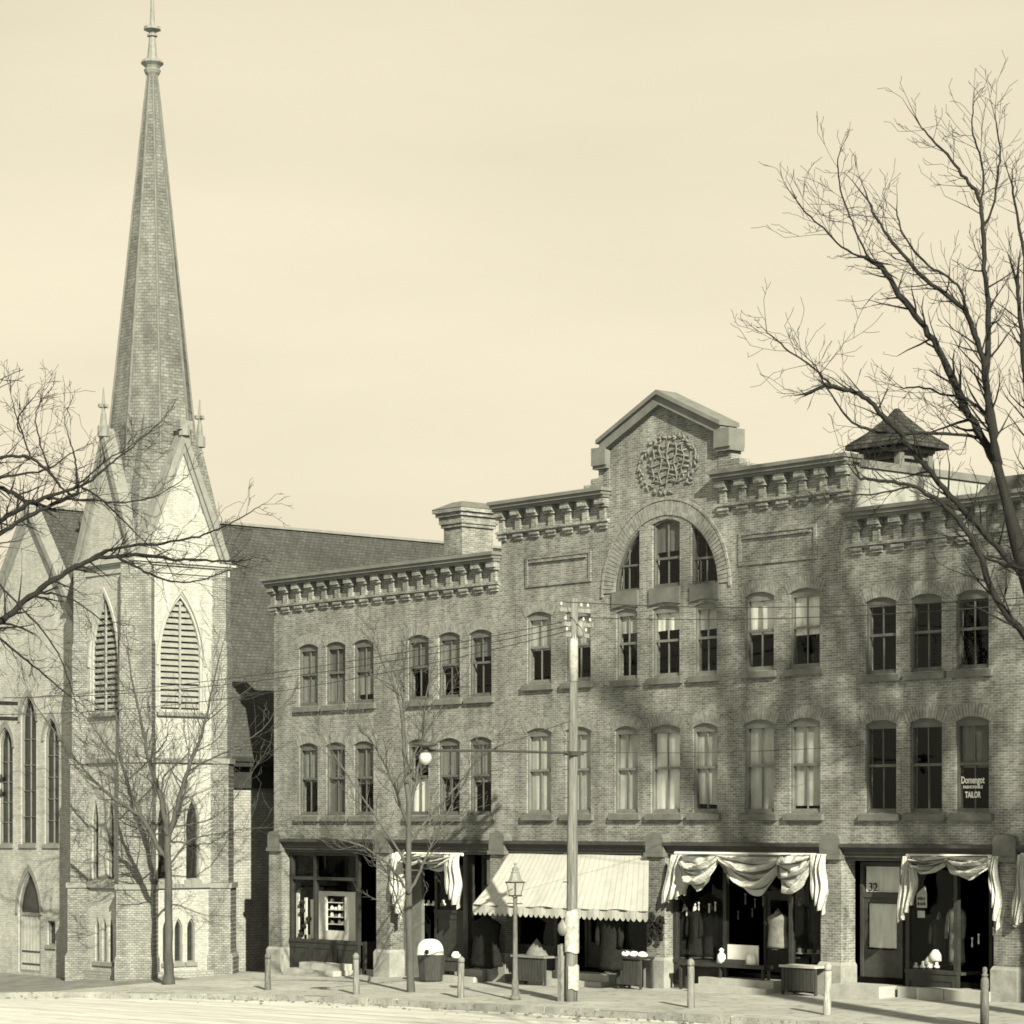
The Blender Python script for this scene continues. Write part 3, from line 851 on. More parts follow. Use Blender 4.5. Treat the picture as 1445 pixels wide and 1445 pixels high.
# bay 6, mostly out of frame
showwindow(12.7, 15.2, .95, 3.65, .12, ()); shopdoor(15.6, 17.0, .8, 3.62, 2.75)

# ================================================================== AWNINGS AND DRAPES (things of their own)
def awning(name, label):
    mb = MB()
    zt, zf, vf = 3.72, 2.2, -1.55
    u0, u1, w1 = -6.5, -.46, 1.0
    def f(s, t):
        ut = u0 + (u1 - u0) * s; ub = u0 + (w1 - u0) * s
        return (ut + (ub - ut) * t, -.12 + (vf + .12) * t, zt + (zf - zt) * t - (.07 + .03 * math.sin(s * 9)) * math.sin(PI * t) + .02 * math.sin(s * 31 + 1) * t + .012 * math.sin(s * 13 + t * 9))
    mb.grid(f, 120, 10)
    o = mb.build(name, M['awning'], smooth=True); tag(o, label, 'awning')
    mb = MB(); n = 33
    def sc(s, t):
        x = u0 + (w1 - u0) * s; drop = .2 + .1 * abs(math.sin(PI * n * s))
        return (x, vf + .015 * math.sin(s * 60) - .003, zf - .001 - drop * t)
    mb.grid(sc, n * 8, 2); mb.build('valance', M['awning'], o)
    mb = MB(); mb.tube([(u0, vf + .02, zf - .02), (w1, vf + .02, zf - .02)], .025, 6)
    for x in (u0 + .05, w1 - .2): mb.tube([(x if x < 0 else -.4, -.05, 2.3), (x, vf + .03, zf - .03)], .018, 5)
    mb.build('awning_frame', M['iron'], o)
    return o
awning('striped_awning', 'open striped canvas awning with scalloped valance sloping out over the middle shop front')

def drape(label, swags, tails, group='draped awnings on the shop fronts', extra=None):
    mb = MB()
    for (ua, ub, zt, lo, skew, v) in swags:
        def f(s, t, ua=ua, ub=ub, zt=zt, lo=lo, skew=skew, v=v):
            e = s ** (1.4 if skew > 0 else (.7 if skew < 0 else 1.))
            k = math.sin(PI * e) ** .8
            low = .13 + (zt - lo - .13) * k
            # gathered into the hanging points, belly folds between
            z = zt - low * t + .025 * math.sin(t * 21 + s * 2) * k
            vv = v - .1 - (.2 * (1.2 - 2 * abs(math.sin(t * 8.5 + s * 2.5 + ua * 2))) * k + .2 * k * math.sin(PI * t * .9)) + .03 * math.sin(s * 23 + t * 5) + .035 * math.sin(t * 37 + s * 9 + ua) * k
            return (ua + (ub - ua) * s, vv, z)
        mb.grid(f, 36, 40)
    o = mb.build('draped_awning', M['drape'], smooth=True)
    tag(o, label, 'awning', group)
    for (ua, ub, zt, zl, zr, ba, bb, v) in tails:
        mt = MB()
        def f(s, t, ua=ua, ub=ub, zt=zt, zl=zl, zr=zr, ba=ba, bb=bb, v=v):
            x = ua + (ub - ua) * s; xb = ba + (bb - ba) * s
            zb = zl + (zr - zl) * s + .04 * math.sin(s * 17)
            q = t ** .9
            return (x + (xb - x) * q + .035 * math.sin(t * 8 + s * 3), v - .1 - .08 * math.sin(s * 17 + t * 2) * (.4 + t) - .04 * math.sin(t * 9) - .03 * math.sin(s * 41 + t * 5), zt + (zb - zt) * t)
        mt.grid(f, 40, 22); mt.build('drape_tail', M['tail'], o, smooth=True)
    mt = MB(); ua = min([s[0] for s in swags] + [t[0] for t in tails]); ub = max([s[1] for s in swags] + [t[1] for t in tails])
    zt = max(s[2] for s in swags)
    mt.tube([(ua, -.2, zt - .0), (ub, -.2, zt - .0)], .05, 8); mt.build('awning_roller', M['white'], o)
    return o
def UV(x, y, v=-.25):
    p = onv(x, y, v); return p.x, p.z
def tail(xa, xb, yt, yl, yr, bxa, bxb, v=-.25):
    ua, zt = UV(xa, yt, v); ub, _ = UV(xb, yt, v)
    ba, zl = UV(bxa, yl, v); bb, zr = UV(bxb, yr, v)
    return (ua, ub, zt, zl, zr, ba, bb, v)
def swag(xa, xb, yt, yl, skew=0, v=-.25):
    ua, zt = UV(xa, yt, v); ub, _ = UV(xb, yt, v); _, lo = UV((xa + xb) / 2, yl, v)
    return (ua, ub, zt, lo, skew, v)
drape('cream striped awning looped up in one swag beside the thin street tree', [swag(573, 600, 1205, 1222), swag(597, 640, 1205, 1230)],
      [tail(557, 572, 1204, 1262, 1298, 556, 571), tail(630, 651, 1204, 1262, 1282, 636, 651)])
drape('cream awning looped up in three deep swags right of the open striped awning', [swag(962, 1017, 1206, 1258), swag(1013, 1109, 1206, 1264, 1), swag(1104, 1152, 1206, 1262, -1)],
      [tail(951, 975, 1206, 1276, 1262, 939, 972), tail(1147, 1169, 1205, 1270, 1290, 1152, 1167)])
drape('cream awning looped in two shallow swags above the rightmost full show window', [swag(1285, 1342, 1208, 1233), swag(1338, 1406, 1208, 1242)],
      [tail(1278, 1297, 1208, 1303, 1275, 1272, 1292), tail(1398, 1412, 1208, 1262, 1312, 1404, 1413)])
drape('cream awning cloth tied in a knot at the right edge, beyond the last brick pier', [swag(1450, 1540, 1206, 1240)], [tail(1440, 1452, 1206, 1308, 1300, 1434, 1446)])

# ================================================================== GOODS AND FURNITURE IN FRONT OF THE SHOPS
def thing(name, loc, label, cat, group=None): return empty(name, loc, label, cat, group)
# lit shelf case in the first show window
p = onv(472, 1329, .55); t = thing('display_case', (p.x, .55, p.z), 'white painted display case with rows of small goods in the leftmost show window', 'display case')
xa, xb = U(449, 1300, .55), U(503, 1300, .55); zt = Z(470, 1258, .55); zb = Z(470, 1326, .55)
ia, ib = U(461, 1300, .55), U(488, 1300, .55); jt, jb = Z(470, 1264, .55), Z(470, 1313, .55)
mb = MB(); mb.box(xa, ia, .5, .6, zb, zt); mb.box(ib, xb, .5, .6, zb, zt); mb.box(ia, ib, .5, .6, zb, jb); mb.box(ia, ib, .5, .6, jt, zt)
mb.build('case_frame', M['paper'], t)
mb = MB(); mb.box(ia, ib, .85, .88, jb, jt); mb.build('case_back', M['black'], t)
for k in range(4):
    z = jb + (jt - jb) * (k + .9) / 4.8
    mb = MB(); mb.box(ia, ib, .6, .84, z - .025, z); s_ = mb.build('shelf', M['paper'], t)
    for i in range(5):
        w = (ib - ia) / 5
        if rnd.random() < .15: continue
        mb = MB(); h = rnd.uniform(.07, .2); x = ia + w * (i + .5)
        mb.lathe([(.0, 0), (w * .32, .0), (w * .36, h * .5), (w * .2, h * .8), (w * .22, h)], (x, .7, z + .002), 8)
        mb.build('jar', M['paper'] if rnd.random() < .5 else M['greycloth'], s_)
p = onv(430, 1327, .45); t = thing('goods_stand', (p.x, .45, p.z), 'tall narrow white stand hung with dark goods at the left of the leftmost show window', 'display stand')
xa, xb = U(419, 1300, .45), U(443, 1300, .45); zt, zb = Z(430, 1256, .45), Z(430, 1328, .45)
mb = MB(); w = xb - xa
mb.box(xa, xa + w * .16, .42, .46, zb, zt); mb.box(xa + w * .48, xa + w * .62, .42, .46, zb, zt - .25); mb.box(xa + w * .84, xb, .42, .46, zb, zt - .3)
mb.box(xa + w * .16, xb - w * .16, .42, .46, zb, zb + .22)
mb.build('board', M['paper'], t)
mb = MB()
for k in range(5):
    mb.lathe([(.0, -.08), (.1, -.03), (.12, .03), (.02, .12)], (xa + w * rnd.uniform(.2, .85), .38, zb + .2 + k * .27), 8)
mb.build('goods', M['darkcloth'], t, smooth=True)

def coat(loc, h, w, label, mat='darkcloth', collar=None, sleeves=True, group='coats and suits on show', stand=True, cat='coat'):
    t = thing('coat_on_stand', loc, label, cat, group)
    mb = MB(); r6 = random.Random(int(loc[0] * 77))
    prof = [(.0, .0)]
    for k in range(15):
        q = k / 14; z = h * (.05 + .9 * q)
        if q < .55: r = w * (.5 - .1 * q / .55)
        elif q < .82: r = w * (.4 + .06 * (q - .55) / .27)
        else: r = w * (.46 * math.cos((q - .82) / .18 * PI * .44) + .03)
        prof.append((r, z))
    b = len(mb.v); n = 22
    mb.lathe(prof, (0, 0, 0), n, 1., .55)
    for i in range(len(mb.v)):
        x, y, z = mb.v[i]; g = math.atan2(y, x)
        k = 1 + .07 * math.sin(g * 7 + z * 2) * (1 - z / h)
        mb.v[i] = (loc[0] + x * k, loc[1] + y * k, loc[2] + z)
    o = mb.build('coat_body', M[mat], t, smooth=True)
    if sleeves:
        for sg in (-1, 1):
            mb = MB(); S = Vector(loc)
            mb.tube([S + Vector((sg * w * .36, 0, h * .88)), S + Vector((sg * w * .5, -.02, h * .78)), S + Vector((sg * w * .56, -.05, h * .6)), S + Vector((sg * w * .54, -.08, h * .42))], [w * .1, w * .13, w * .11, w * .09], 8)
            mb.build('sleeve', M[mat], t, smooth=True)
    mb = MB(); S = Vector(loc); mb.lathe([(w * .16, h * .9), (w * .13, h * .95), (w * .1, h * 1.0)], loc, 10); mb.lathe([(.02, h), (.035, h * 1.03), (.01, h * 1.06)], loc, 8)
    mb.build('collar', M[collar or mat], t, smooth=True)
    if stand:
        mb = MB(); mb.tube([(loc[0], loc[1], loc[2]), (loc[0], loc[1], loc[2] + h * .1)], .025, 6); mb.lathe([(.2, 0), (.19, .03), (.03, .05)], loc, 10); mb.build('stand_base', M['cask'], t)
    return t
def gp(x, y): return ground(x, y)
# bay 2: bin with white heap, small bench goods, dark cape
p = onv(609, 1383, -1.0); zb = G(p.x, -1.0)
t = thing('goods_bin', (p.x, -1.0, zb), 'dark wooden slatted bin heaped with a white sack beside the thin street tree', 'bin')
mb = MB(); mb.lathe([(.36, 0), (.4, .05), (.45, .6), (.47, .82), (.43, .83), (.41, .6), (.3, .55)], (p.x, -1.0, zb), 10, 1, .9)
mb.build('bin_body', M['cask'], t)
mb = MB()
def heap(s, q):
    a = 2 * PI * s; r = .45 * math.sin(PI / 2 * q) ** .8 * (1 + .06 * math.sin(a * 3 + 1))
    return (p.x - .05 + r * math.cos(a), -1.0 + r * .85 * math.sin(a), zb + .8 + .5 * math.cos(PI / 2 * q) ** .8 + .03 * math.sin(a * 5) * q)
mb.grid(heap, 28, 10); mb.build('sack', M['white'], t, smooth=True)
mb = MB(); mb.lathe([(.0, -.06), (.07, 0), (.06, .08), (.0, .1)], (p.x + .2, -1.35, zb + .9), 8); mb.build('knob', M['darkcloth'], t, smooth=True)
p = onv(646, 1370, -.55); zb = G(p.x, -.55)
t = thing('goods_bench', (p.x, -.55, zb), 'low dark bench carrying one white bundle left of the dark cape', 'bench')
mb = MB(); mb.box(p.x - .7, p.x + .35, -.8, -.3, zb + .62, zb + .7)
for x in (-.62, .27):
    for y in (-.75, -.37): mb.box(p.x + x - .03, p.x + x + .03, y - .03, y + .03, zb, zb + .62)
mb.box(p.x - .66, p.x + .31, -.77, -.745, zb + .3, zb + .615)
mb.build('bench_frame', M['cask'], t)
bb = MB(); bb.lathe([(.0, 0), (.14, .02), (.16, .1), (.1, .2), (.0, .23)], (p.x - .08, -.55, zb + .68), 10); o = bb.build('bundle', M['white'], smooth=True)
tag(o, 'small white bundle lying on the low dark bench', 'bundle')
q = onv(687, 1362, -.7)
coat((q.x, -.72, G(q.x, -.7) + .42), 1.62, 1.25, 'wide dark cape with pointed collar hung outside left of the open striped awning', sleeves=False)
# bay 3 : stalls
def stall(x0, x1, ytop, v, label, goods, top='iron_grey'):
    ua, ub = onv(x0, 1375, v).x, onv(x1, 1375, v).x; c = (ua + ub) / 2; zb = G(c, v); zt = onv((x0 + x1) / 2, ytop, v).z
    t = thing('goods_table', (c, v, zb), label, 'table', 'goods tables outside the shops')
    mb = MB(); mb.box(ua, ub, v - .3, v + .3, zt - .06, zt); mb.build('table_top', M[top], t)
    mb = MB(); n = int((ub - ua) / .14)
    for i in range(n):
        x = ua + .05 + (ub - ua - .1) * i / n; mb.box(x, x + .11, v - .26, v - .23, zb + .12, zt - .063)
    mb.build('slatted_front', M['cask'], t)
    for x in (ua + .05, ub - .05):
        for y in (v - .2, v + .24):
            mb = MB(); mb.box(x - .03, x + .03, y - .03, y + .03, zb, zt - .062); mb.build('leg', M['cask'], t)
    return (ua, ub, zt, t)
ua, ub, zt, t = stall(731, 778, 1348, -.75, 'goods table with a grey draped heap under the left part of the striped awning', 0)
mb = MB(); mb.grid(lambda s, q: ((ua + ub) / 2 + .1 + .42 * q * math.cos(2 * PI * s), -.75 + .26 * q * math.sin(2 * PI * s), zt + .004 + .5 * (1 - q) ** .8), 18, 6)
o = mb.build('cloth_heap', M['greycloth'], smooth=True); tag(o, 'grey cloth heap lying on the table under the striped awning', 'cloth')
ua, ub, zt, t = stall(878, 913, 1350, -.7, 'small dark goods table topped with three white bundles beside the brick pier', 0, 'paint_green')
for k in range(3):
    mb = MB(); x = ua + (ub - ua) * (k + .5) / 3
    mb.lathe([(.0, 0), (.13, .01), (.15, .06), (.08, .14), (.0, .16)], (x, -.72, zt + .002), 9, 1.2, 1)
    o = mb.build('bundle', M['white'], smooth=True); tag(o, 'one of three white bundles in a row on the dark table beside the brick pier', 'bundle', 'white bundles on the dark table')
q = onv(862, 1375, -1.2)
coat((q.x, -1.2, onv(862, 1372, -1.2).z), 1.75, .85, 'long dark coat hung under the right part of the striped awning', sleeves=True)
# bay 4 : suits on show, shirt box, white parcel, dress forms, counter
zc = zs4
def at(x, y, v): q = onv(x, y, v); return (q.x, v, q.z)
coat(at(966, 1352, -.02 + .5), 1.45, .55, 'dark suit on a stand, leftmost of the suits under the three deep swags', collar='white')
coat(at(981, 1352, .35), 1.45, .5, 'dark suit with a white shirt front, middle of the suits under the three deep swags', collar='white')
coat(at(1003, 1352, .5), 1.45, .5, 'dark suit on a stand, rightmost of the suits under the three deep swags', collar='greycloth')
mb = MB(); a = at(1048, 1350, -.2); mb.box(1.0 + .0, 4.3, -.42, -.06, zc - .12, zc - .02)
for x in (1.06, 2.6, 4.2):
    mb.box(x - .03, x + .03, -.38, -.32, G(x, -.3), zc - .121); mb.box(x - .03, x + .03, -.16, -.1, G(x, -.3), zc - .121)
o = mb.build('display_counter', M['paint_green']); tag(o, 'long dark green counter carrying goods across the shop front under the three deep swags', 'counter')
a = at(1046, 1352, -.25)
t = thing('shirt_box', (a[0], -.25, zc - .02), 'white open box of linen on the long dark green counter', 'box')
mb = MB(); mb.box(a[0] - .55, a[0] + .6, -.22, -.19, zc - .018, zc + .5); mb.build('box_lid', M['white'], t)
mb = MB(); mb.box(a[0] - .5, a[0] + .25, -.4, -.24, zc - .018, zc + .1); mb.build('box_tray', M['cask'], t)
mb = MB(); mb.lathe([(.0, 0), (.2, .0), (.17, .2), (.1, .28), (.0, .3)], (a[0] + .42, -.3, zc - .016), 10, 1, .5); mb.build('linen', M['white'], t, smooth=True)
a = at(1018, 1352, -.25); mb = MB(); mb.lathe([(.0, 0), (.16, .0), (.13, .22), (.05, .3), (.09, .36), (.0, .42)], (a[0], -.25, zc - .018), 9, 1, .7)
o = mb.build('white_parcel', M['white'], smooth=True); tag(o, 'white wrapped parcel on the green counter just left of the linen box', 'parcel')
coat(at(1098, 1340, .3), 1.05, .75, 'pale grey pleated dress on a form under the third deep swag', 'greycloth', sleeves=False, cat='dress')
coat(at(1130, 1352, .5), 1.55, .6, 'dark suit on a stand at the right end of the bay with three deep swags', collar='greycloth')
ua, ub, zt, t = stall(1110, 1160, 1362, -.55, 'goods table with a pale top and panelled dark front left of the brick pier', 0, 'pole_white')
# bay 5 : card and dressed figures
a = at(1301, 1272, .3); t = thing('price_card', (a[0], .3, a[2] - .2), 'white show card with rows of dark print hanging in the rightmost full show window', 'card')
mb = MB(); mb.box(a[0] - .17, a[0] + .17, .29, .3, a[2] - .16, a[2] + .2); mb.prism([(a[0] - .15, a[2] + .203), (a[0] + .17, a[2] + .203), (a[0] + .1, a[2] + .4)], lambda x, z, s: (x, .291 if s == 0 else .299, z)); mb.build('card_board', M['paper'], t)
mb = MB()
for j in range(2):
    x = a[0] - .13
    while x < a[0] + .12:
        w = rnd.uniform(.02, .05); mb.box(x, x + w, .284, .287, a[2] - .1 + j * .13, a[2] - .1 + j * .13 + rnd.uniform(.06, .09)); x += w + .018
mb.build('print', M['darkcloth'], t)
mb = MB(); mb.box(a[0] - .14, a[0] + .1, .29, .3, a[2] - .42, a[2] - .24); o = mb.build('small_card', M['paper']); tag(o, 'small blank white card hanging just below the printed show card', 'card')
coat(at(1350, 1362, .55), 1.6, .5, 'slim pale blouse on a dark stand in the rightmost full show window', 'greycloth', collar='white', sleeves=True, cat='blouse')
coat(at(1325, 1362, .6), 1.3, .45, 'dark jacket on a stand left of the pale blouse', 'darkcloth', collar='greycloth', cat='jacket')
for k, (x, y, s) in enumerate(((1312, 1362, .16), (1320, 1356, .2))):
    a = at(x, y, .35); mb = MB(); mb.lathe([(.0, 0), (s, .0), (s * .9, s * .8), (s * .4, s * 1.4), (0, s * 1.5)], a, 9, 1, .7)
    o = mb.build('white_parcel', M['white'], smooth=True)
    tag(o, ('low white parcel at the left on the sill of the rightmost full show window', 'taller white parcel on the sill of the rightmost full show window')[k], 'parcel')

# small goods on the show window floors and strings of goods hanging in the door recesses
def row(n, x0, x1, y, v, shape, mat, name, label, cat, group, dy=0, jit=.02, jy=0):
    for k in range(n):
        a = at(x0 + (x1 - x0) * (k + (rnd.uniform(-.3, .3) if jy else 0)) / max(1, n - 1), y + dy * k + rnd.uniform(-jy, jy), v); q = rnd.uniform(.7, 1.25)
        mb = MB(); mb.lathe([(r * q, h * q) for r, h in shape], (a[0], v + rnd.uniform(-jit, jit), a[2]), 9, 1, .8)
        o = mb.build(name, M[mat], smooth=True); tag(o, label, cat, group)
HAT = [(.0, 0), (.17, .0), (.17, .02), (.1, .03), (.1, .13), (.0, .15)]
SHOE = [(.0, 0), (.09, .0), (.1, .05), (.05, .09), (.05, .16), (.0, .17)]
COLLAR = [(.0, -.26), (.034, -.22), (.018, -.02), (.04, .0), (.036, .04), (.0, .05)]
row(5, 1283, 1322, 1366, .3, SHOE, 'white', 'shoe', 'one of a row of pale shoes on the floor of the rightmost full show window', 'shoe', 'pale shoes in the right show window')
row(4, 1352, 1400, 1330, .6, COLLAR, 'white', 'hanging_collar', 'one of the white collars hung in the dark doorway beside the rightmost full show window', 'collar', 'white collars in the right doorway', -9, jy=9)
row(4, 1118, 1156, 1346, .4, HAT, 'greycloth', 'hat', 'one of the grey hats on stands right of the pale pleated dress', 'hat', 'grey hats by the pleated dress')
row(5, 958, 1012, 1281, .3, COLLAR, 'white', 'hanging_collar', 'one of the white collars and ties hung above the suits under the three deep swags', 'collar', 'white collars above the suits', -1, jy=6)
row(6, 1030, 1078, 1272, .9, COLLAR, 'greycloth', 'hanging_scarf', 'one of the grey scarves hung high in the dark entry under the middle deep swag', 'scarf', 'grey scarves in the dark entry', jy=16)
row(5, 598, 626, 1278, .6, SHOE, 'white', 'shoe', 'one of the white shoes on the high sill behind the thin street tree', 'shoe', 'white shoes by the thin street tree')
row(3, 422, 440, 1330, .3, HAT, 'greycloth', 'hat', 'one of the small grey hats on the floor of the leftmost show window', 'hat', 'grey hats in the leftmost show window')
a = at(930, 1300, -.4); mb = MB(); r7 = random.Random(3)
for k in range(16):
    p0 = Vector((a[0] - .1 + r7.uniform(-.28, .28), -.42 + r7.uniform(-.05, .05), a[2] + r7.uniform(-.4, .25)))
    mb.tube([p0, p0 + Vector((r7.uniform(-.1, .1), -.03, -.1)), p0 + Vector((r7.uniform(-.12, .12), 0, -.22))], [.03, .07, .04], 6)
o = mb.build('hanging_bunch', M['darkcloth'], smooth=True); tag(o, 'dark bunch of goods hung on the brick pier between striped and swagged awnings', 'goods')

# ================================================================== CHURCH
chu = empty('church', (-20.65, -4.2, -.7), 'pale painted church with a square corner tower, tall slate spire and steep slate nave roof', 'church')
T0, T1, V0, V1 = -24.33, -20.65, -4.2, -.52
TZ = 13.3
tc_u, tc_v = (T0 + T1) / 2, (V0 + V1) / 2
BASE = -1.2
def opening(parent, poly, f, kind):
    if kind == 'louver':
        mb = MB(); q = ring(mb, poly, .08, f, .04, .14); o = mb.build('louvered_opening', M['trim_light'], parent)
        mb = MB(); zs = [p[1] for p in q]; z0, z1 = min(zs), max(zs); n = 18; cu = sum(p[0] for p in q) / len(q)
        def width(z):
            xs = []
            for i in range(len(q)):
                a, b = q[i], q[(i + 1) % len(q)]
                if (a[1] - z) * (b[1] - z) <= 0 and abs(a[1] - b[1]) > 1e-6: xs.append(a[0] + (b[0] - a[0]) * (z - a[1]) / (b[1] - a[1]))
            return (min(xs), max(xs)) if len(xs) > 1 else None
        for i in range(n):
            z = z0 + .06 + (z1 - z0 - .1) * i / n; w = width(z + .1)
            if not w or w[1] - w[0] < .12: continue
            a, b = w; h = (z1 - z0) / n
            P = [f(a, z, .1), f(b, z, .1), f(b, z + h * .78, .27), f(a, z + h * .78, .27)]
            P2 = [f(a, z + .07, .1), f(b, z + .07, .1), f(b, z + h * .78 + .04, .27), f(a, z + h * .78 + .04, .27)]
            mb.hexa(P + P2)
        mb.build('louver', M['louver'], o)
        mb = MB(); P = [f(cu - .035, z0, .05), f(cu + .035, z0, .05), f(cu + .035, z0, .098), f(cu - .035, z0, .098)]
        mb.hexa(P + [(x, y, z1 - .12) for x, y, _ in P]); mb.build('mullion', M['louver'], o)
        mb = MB(); mb.prism(q, lambda a, z, s: f(a, z, .34 if s == 0 else .36)); mb.build('dark_back', M['black'], o)
    elif kind == 'lancet':
        mb = MB(); q = ring(mb, poly, .05, f, .06, .14)
        zs = [p[1] for p in q]; z0, z1 = min(zs), max(zs); xs = [p[0] for p in q]; a, b = min(xs), max(xs); cu = (a + b) / 2
        if b - a > .5:
            P = [f(cu - .025, z0, .09), f(cu + .025, z0, .09), f(cu + .025, z0, .13), f(cu - .025, z0, .13)]; mb.hexa(P + [(x, y, z1 - .25) for x, y, _ in P])
            for k in range(1, 5):
                z = z0 + (z1 - z0) * k / 5.6
                P = [f(a, z, .1), f(b, z, .1), f(b, z, .128), f(a, z, .128)]; mb.hexa(P + [(x, y, zz + .025) for x, y, zz in P])
        o = mb.build('lancet_window', M['leading'], parent)
        mb = MB(); mb.prism(q, lambda a, z, s: f(a, z, .142 if s == 0 else .16)); mb.build('pane', M['church_glass'], o)
        mb = MB(); zz = min(p[1] for p in poly); a = min(p[0] for p in poly) - .07; b = max(p[0] for p in poly) + .07
        P = [f(a, zz - .14, -.06), f(b, zz - .14, -.06), f(b, zz - .14, .1), f(a, zz - .14, .1)]; mb.hexa(P + [(x, y, zz - .003) for x, y, _ in P]); mb.build('sill', M['trim'], o)
    return o
def tower_face(f, c0, c1, names, lou, lows, bases):
    holes = []
    c = (c0 + c1) / 2
    L = pointed(lou, .87, 8.35, 10.2, 12.3)
    lo = [pointed(x, w, 2.72, 4.6, 5.45) for x, w in lows]; ba = [pointed(x, w, -.05, 1.05, 1.42) for x, w in bases]
    out = [(c0, BASE), (c1, BASE), (c1, TZ), (c, 17.75), (c0, TZ)]
    # steep gable over each face: edges run from the cornice corners to the apex
    mb = MB(); mb.panel(out, [L] + lo + ba, f, .3, False); w = mb.build('tower_wall', M['church'], chu)
    opening(w, L, f, 'louver')
    for q in lo: opening(w, q, f, 'lancet')
    for q in ba: opening(w, q, f, 'lancet')
    # hood mould over louvres
    mb = MB(); Lo = pointed(lou, 1.0, 9.9, 9.9, 12.56); Li = pointed(lou, .9, 9.9, 9.9, 12.4)
    A, B = Lo[1:], Li[1:]
    for i in range(1, len(A) - 1):
        P = [f(A[i][0], A[i][1], -.05), f(A[i + 1][0], A[i + 1][1], -.05), f(B[i + 1][0], B[i + 1][1], -.05), f(B[i][0], B[i][1], -.05)]
        Q = [f(A[i][0], A[i][1], -.003), f(A[i + 1][0], A[i + 1][1], -.003), f(B[i + 1][0], B[i + 1][1], -.003), f(B[i][0], B[i][1], -.003)]
        mb.hexa(P + Q)
    mb.build('hood_mould', M['trim_light'], w)
    # raking coping on the gable
    mb = MB()
    for s in (0, 1):
        e = c0 - .12 if s == 0 else c1 + .12; d = 1 if s == 0 else -1
        for k, (o0, wd, pr) in enumerate(((0, .22, .16), (.22, .14, .08))):
            a0, z0_ = e + d * o0, TZ + .0; a1 = e + d * (o0 + wd)
            P = [f(a0, TZ - .05, -pr), f(a1, TZ - .05, -pr), f(c + (0 if k else 0), 17.9 - (o0 + wd) * 2.4, -pr), f(c, 17.9 - o0 * 2.4, -pr)]
            Q = [f(a0, TZ - .05, -.003 if k else .3), f(a1, TZ - .05, -.003 if k else .3), f(c, 17.9 - (o0 + wd) * 2.4, -.003 if k else .3), f(c, 17.9 - o0 * 2.4, -.003 if k else .3)]
            mb.hexa(P + Q)
    mb.build('raking_coping', M['trim'], w)
    return w
ff, fr = front(V0), right(T1)
tower_face(ff, T0, T1, 'front', tc_u - .12, ((-23.17, .2), (-22.2, .2)), ((-23.05, .13), (-22.6, .13), (-22.2, .13)))
tower_face(fr, V0, V1, 'right', -2.42, ((-3.1, .24), (-1.95, .27)), ((-3.0, .15), (-2.52, .16), (-2.02, .16)))
# the two hidden sides of the tower (plain) with their gables
mb = MB()
mb.panel([(T0, BASE), (T1, BASE), (T1, TZ), (tc_u, 17.75), (T0, TZ)], [], lambda a, z, d: (a, V1 - d, z), .3, False)
mb.panel([(V0, BASE), (V1, BASE), (V1, TZ), (tc_v, 17.75), (V0, TZ)], [], lambda a, z, d: (T0 + d, a, z), .3, False)
mb.build('tower_wall', M['church'], chu)
# gable roofs running into the spire
mb = MB()
def gab(P0, P1, apex, inner):
    mb.poly([P0, apex, inner]); mb.poly([P1, inner, apex])
for (a, b, ap) in (((T0, V0), (T1, V0), (tc_u, V0)), ((T1, V0), (T1, V1), (T1, tc_v)), ((T1, V1), (T0, V1), (tc_u, V1)), ((T0, V1), (T0, V0), (T0, tc_v))):
    ov = 1.0
    A = Vector((a[0], a[1], TZ)); B = Vector((b[0], b[1], TZ)); P = Vector((ap[0], ap[1], 17.82)); I = Vector((tc_u, tc_v, 17.82))
    out = (P - I).normalized() * .12
    mb.poly([A + out, P + out, I, A + (I - P) * .6]); mb.poly([B + out, B + (I - P) * .6, I, P + out])
mb.build('gable_roof', M['spire'], chu)
# spire: octagon with corner broaches
R = lambda z: .14 + ((T1 - T0) / 2 - .17) * (1 - (z - TZ) / (30.2 - TZ))
mb = MB(); zs = [TZ, 15, 17, 19, 21, 23, 25, 27, 29, 30.1]
n8 = 8
for z in zs:
    r = R(z) / math.cos(PI / 8)
    for k in range(8):
        a = PI / 8 + k * PI / 4; mb.v.append((tc_u + r * math.cos(a), tc_v + r * math.sin(a), z))
for i in range(len(zs) - 1):
    for k in range(8):
        k2 = (k + 1) % 8; mb.face((i * 8 + k, i * 8 + k2, (i + 1) * 8 + k2, (i + 1) * 8 + k))
sp = mb.build('spire', M['spire'], chu)
mb = MB()
for k in range(8):
    a = PI / 8 + k * PI / 4
    mb.tube([(tc_u + R(z) / math.cos(PI / 8) * math.cos(a), tc_v + R(z) / math.cos(PI / 8) * math.sin(a), z) for z in zs[2:]], [.05] * 7 + [.04], 5)
mb.build('hip_roll', M['spire_hip'], sp)
mb = MB()
for su_, sv_ in ((1, -1), (1, 1), (-1, -1), (-1, 1)):
    hw = (T1 - T0) / 2; t8 = hw * math.tan(PI / 8)
    C = (tc_u + su_ * (hw + .03), tc_v + sv_ * (hw + .03), TZ)
    A = (tc_u + su_ * hw, tc_v + sv_ * t8, TZ); B = (tc_u + su_ * t8, tc_v + sv_ * hw, TZ)
    rz = R(18.6); ap = (tc_u + su_ * rz * .7071, tc_v + sv_ * rz * .7071, 18.6)
    mb.poly([C, A, ap]); mb.poly([C, ap, B])
mb.build('broach', M['spire'], sp)
mb = MB()
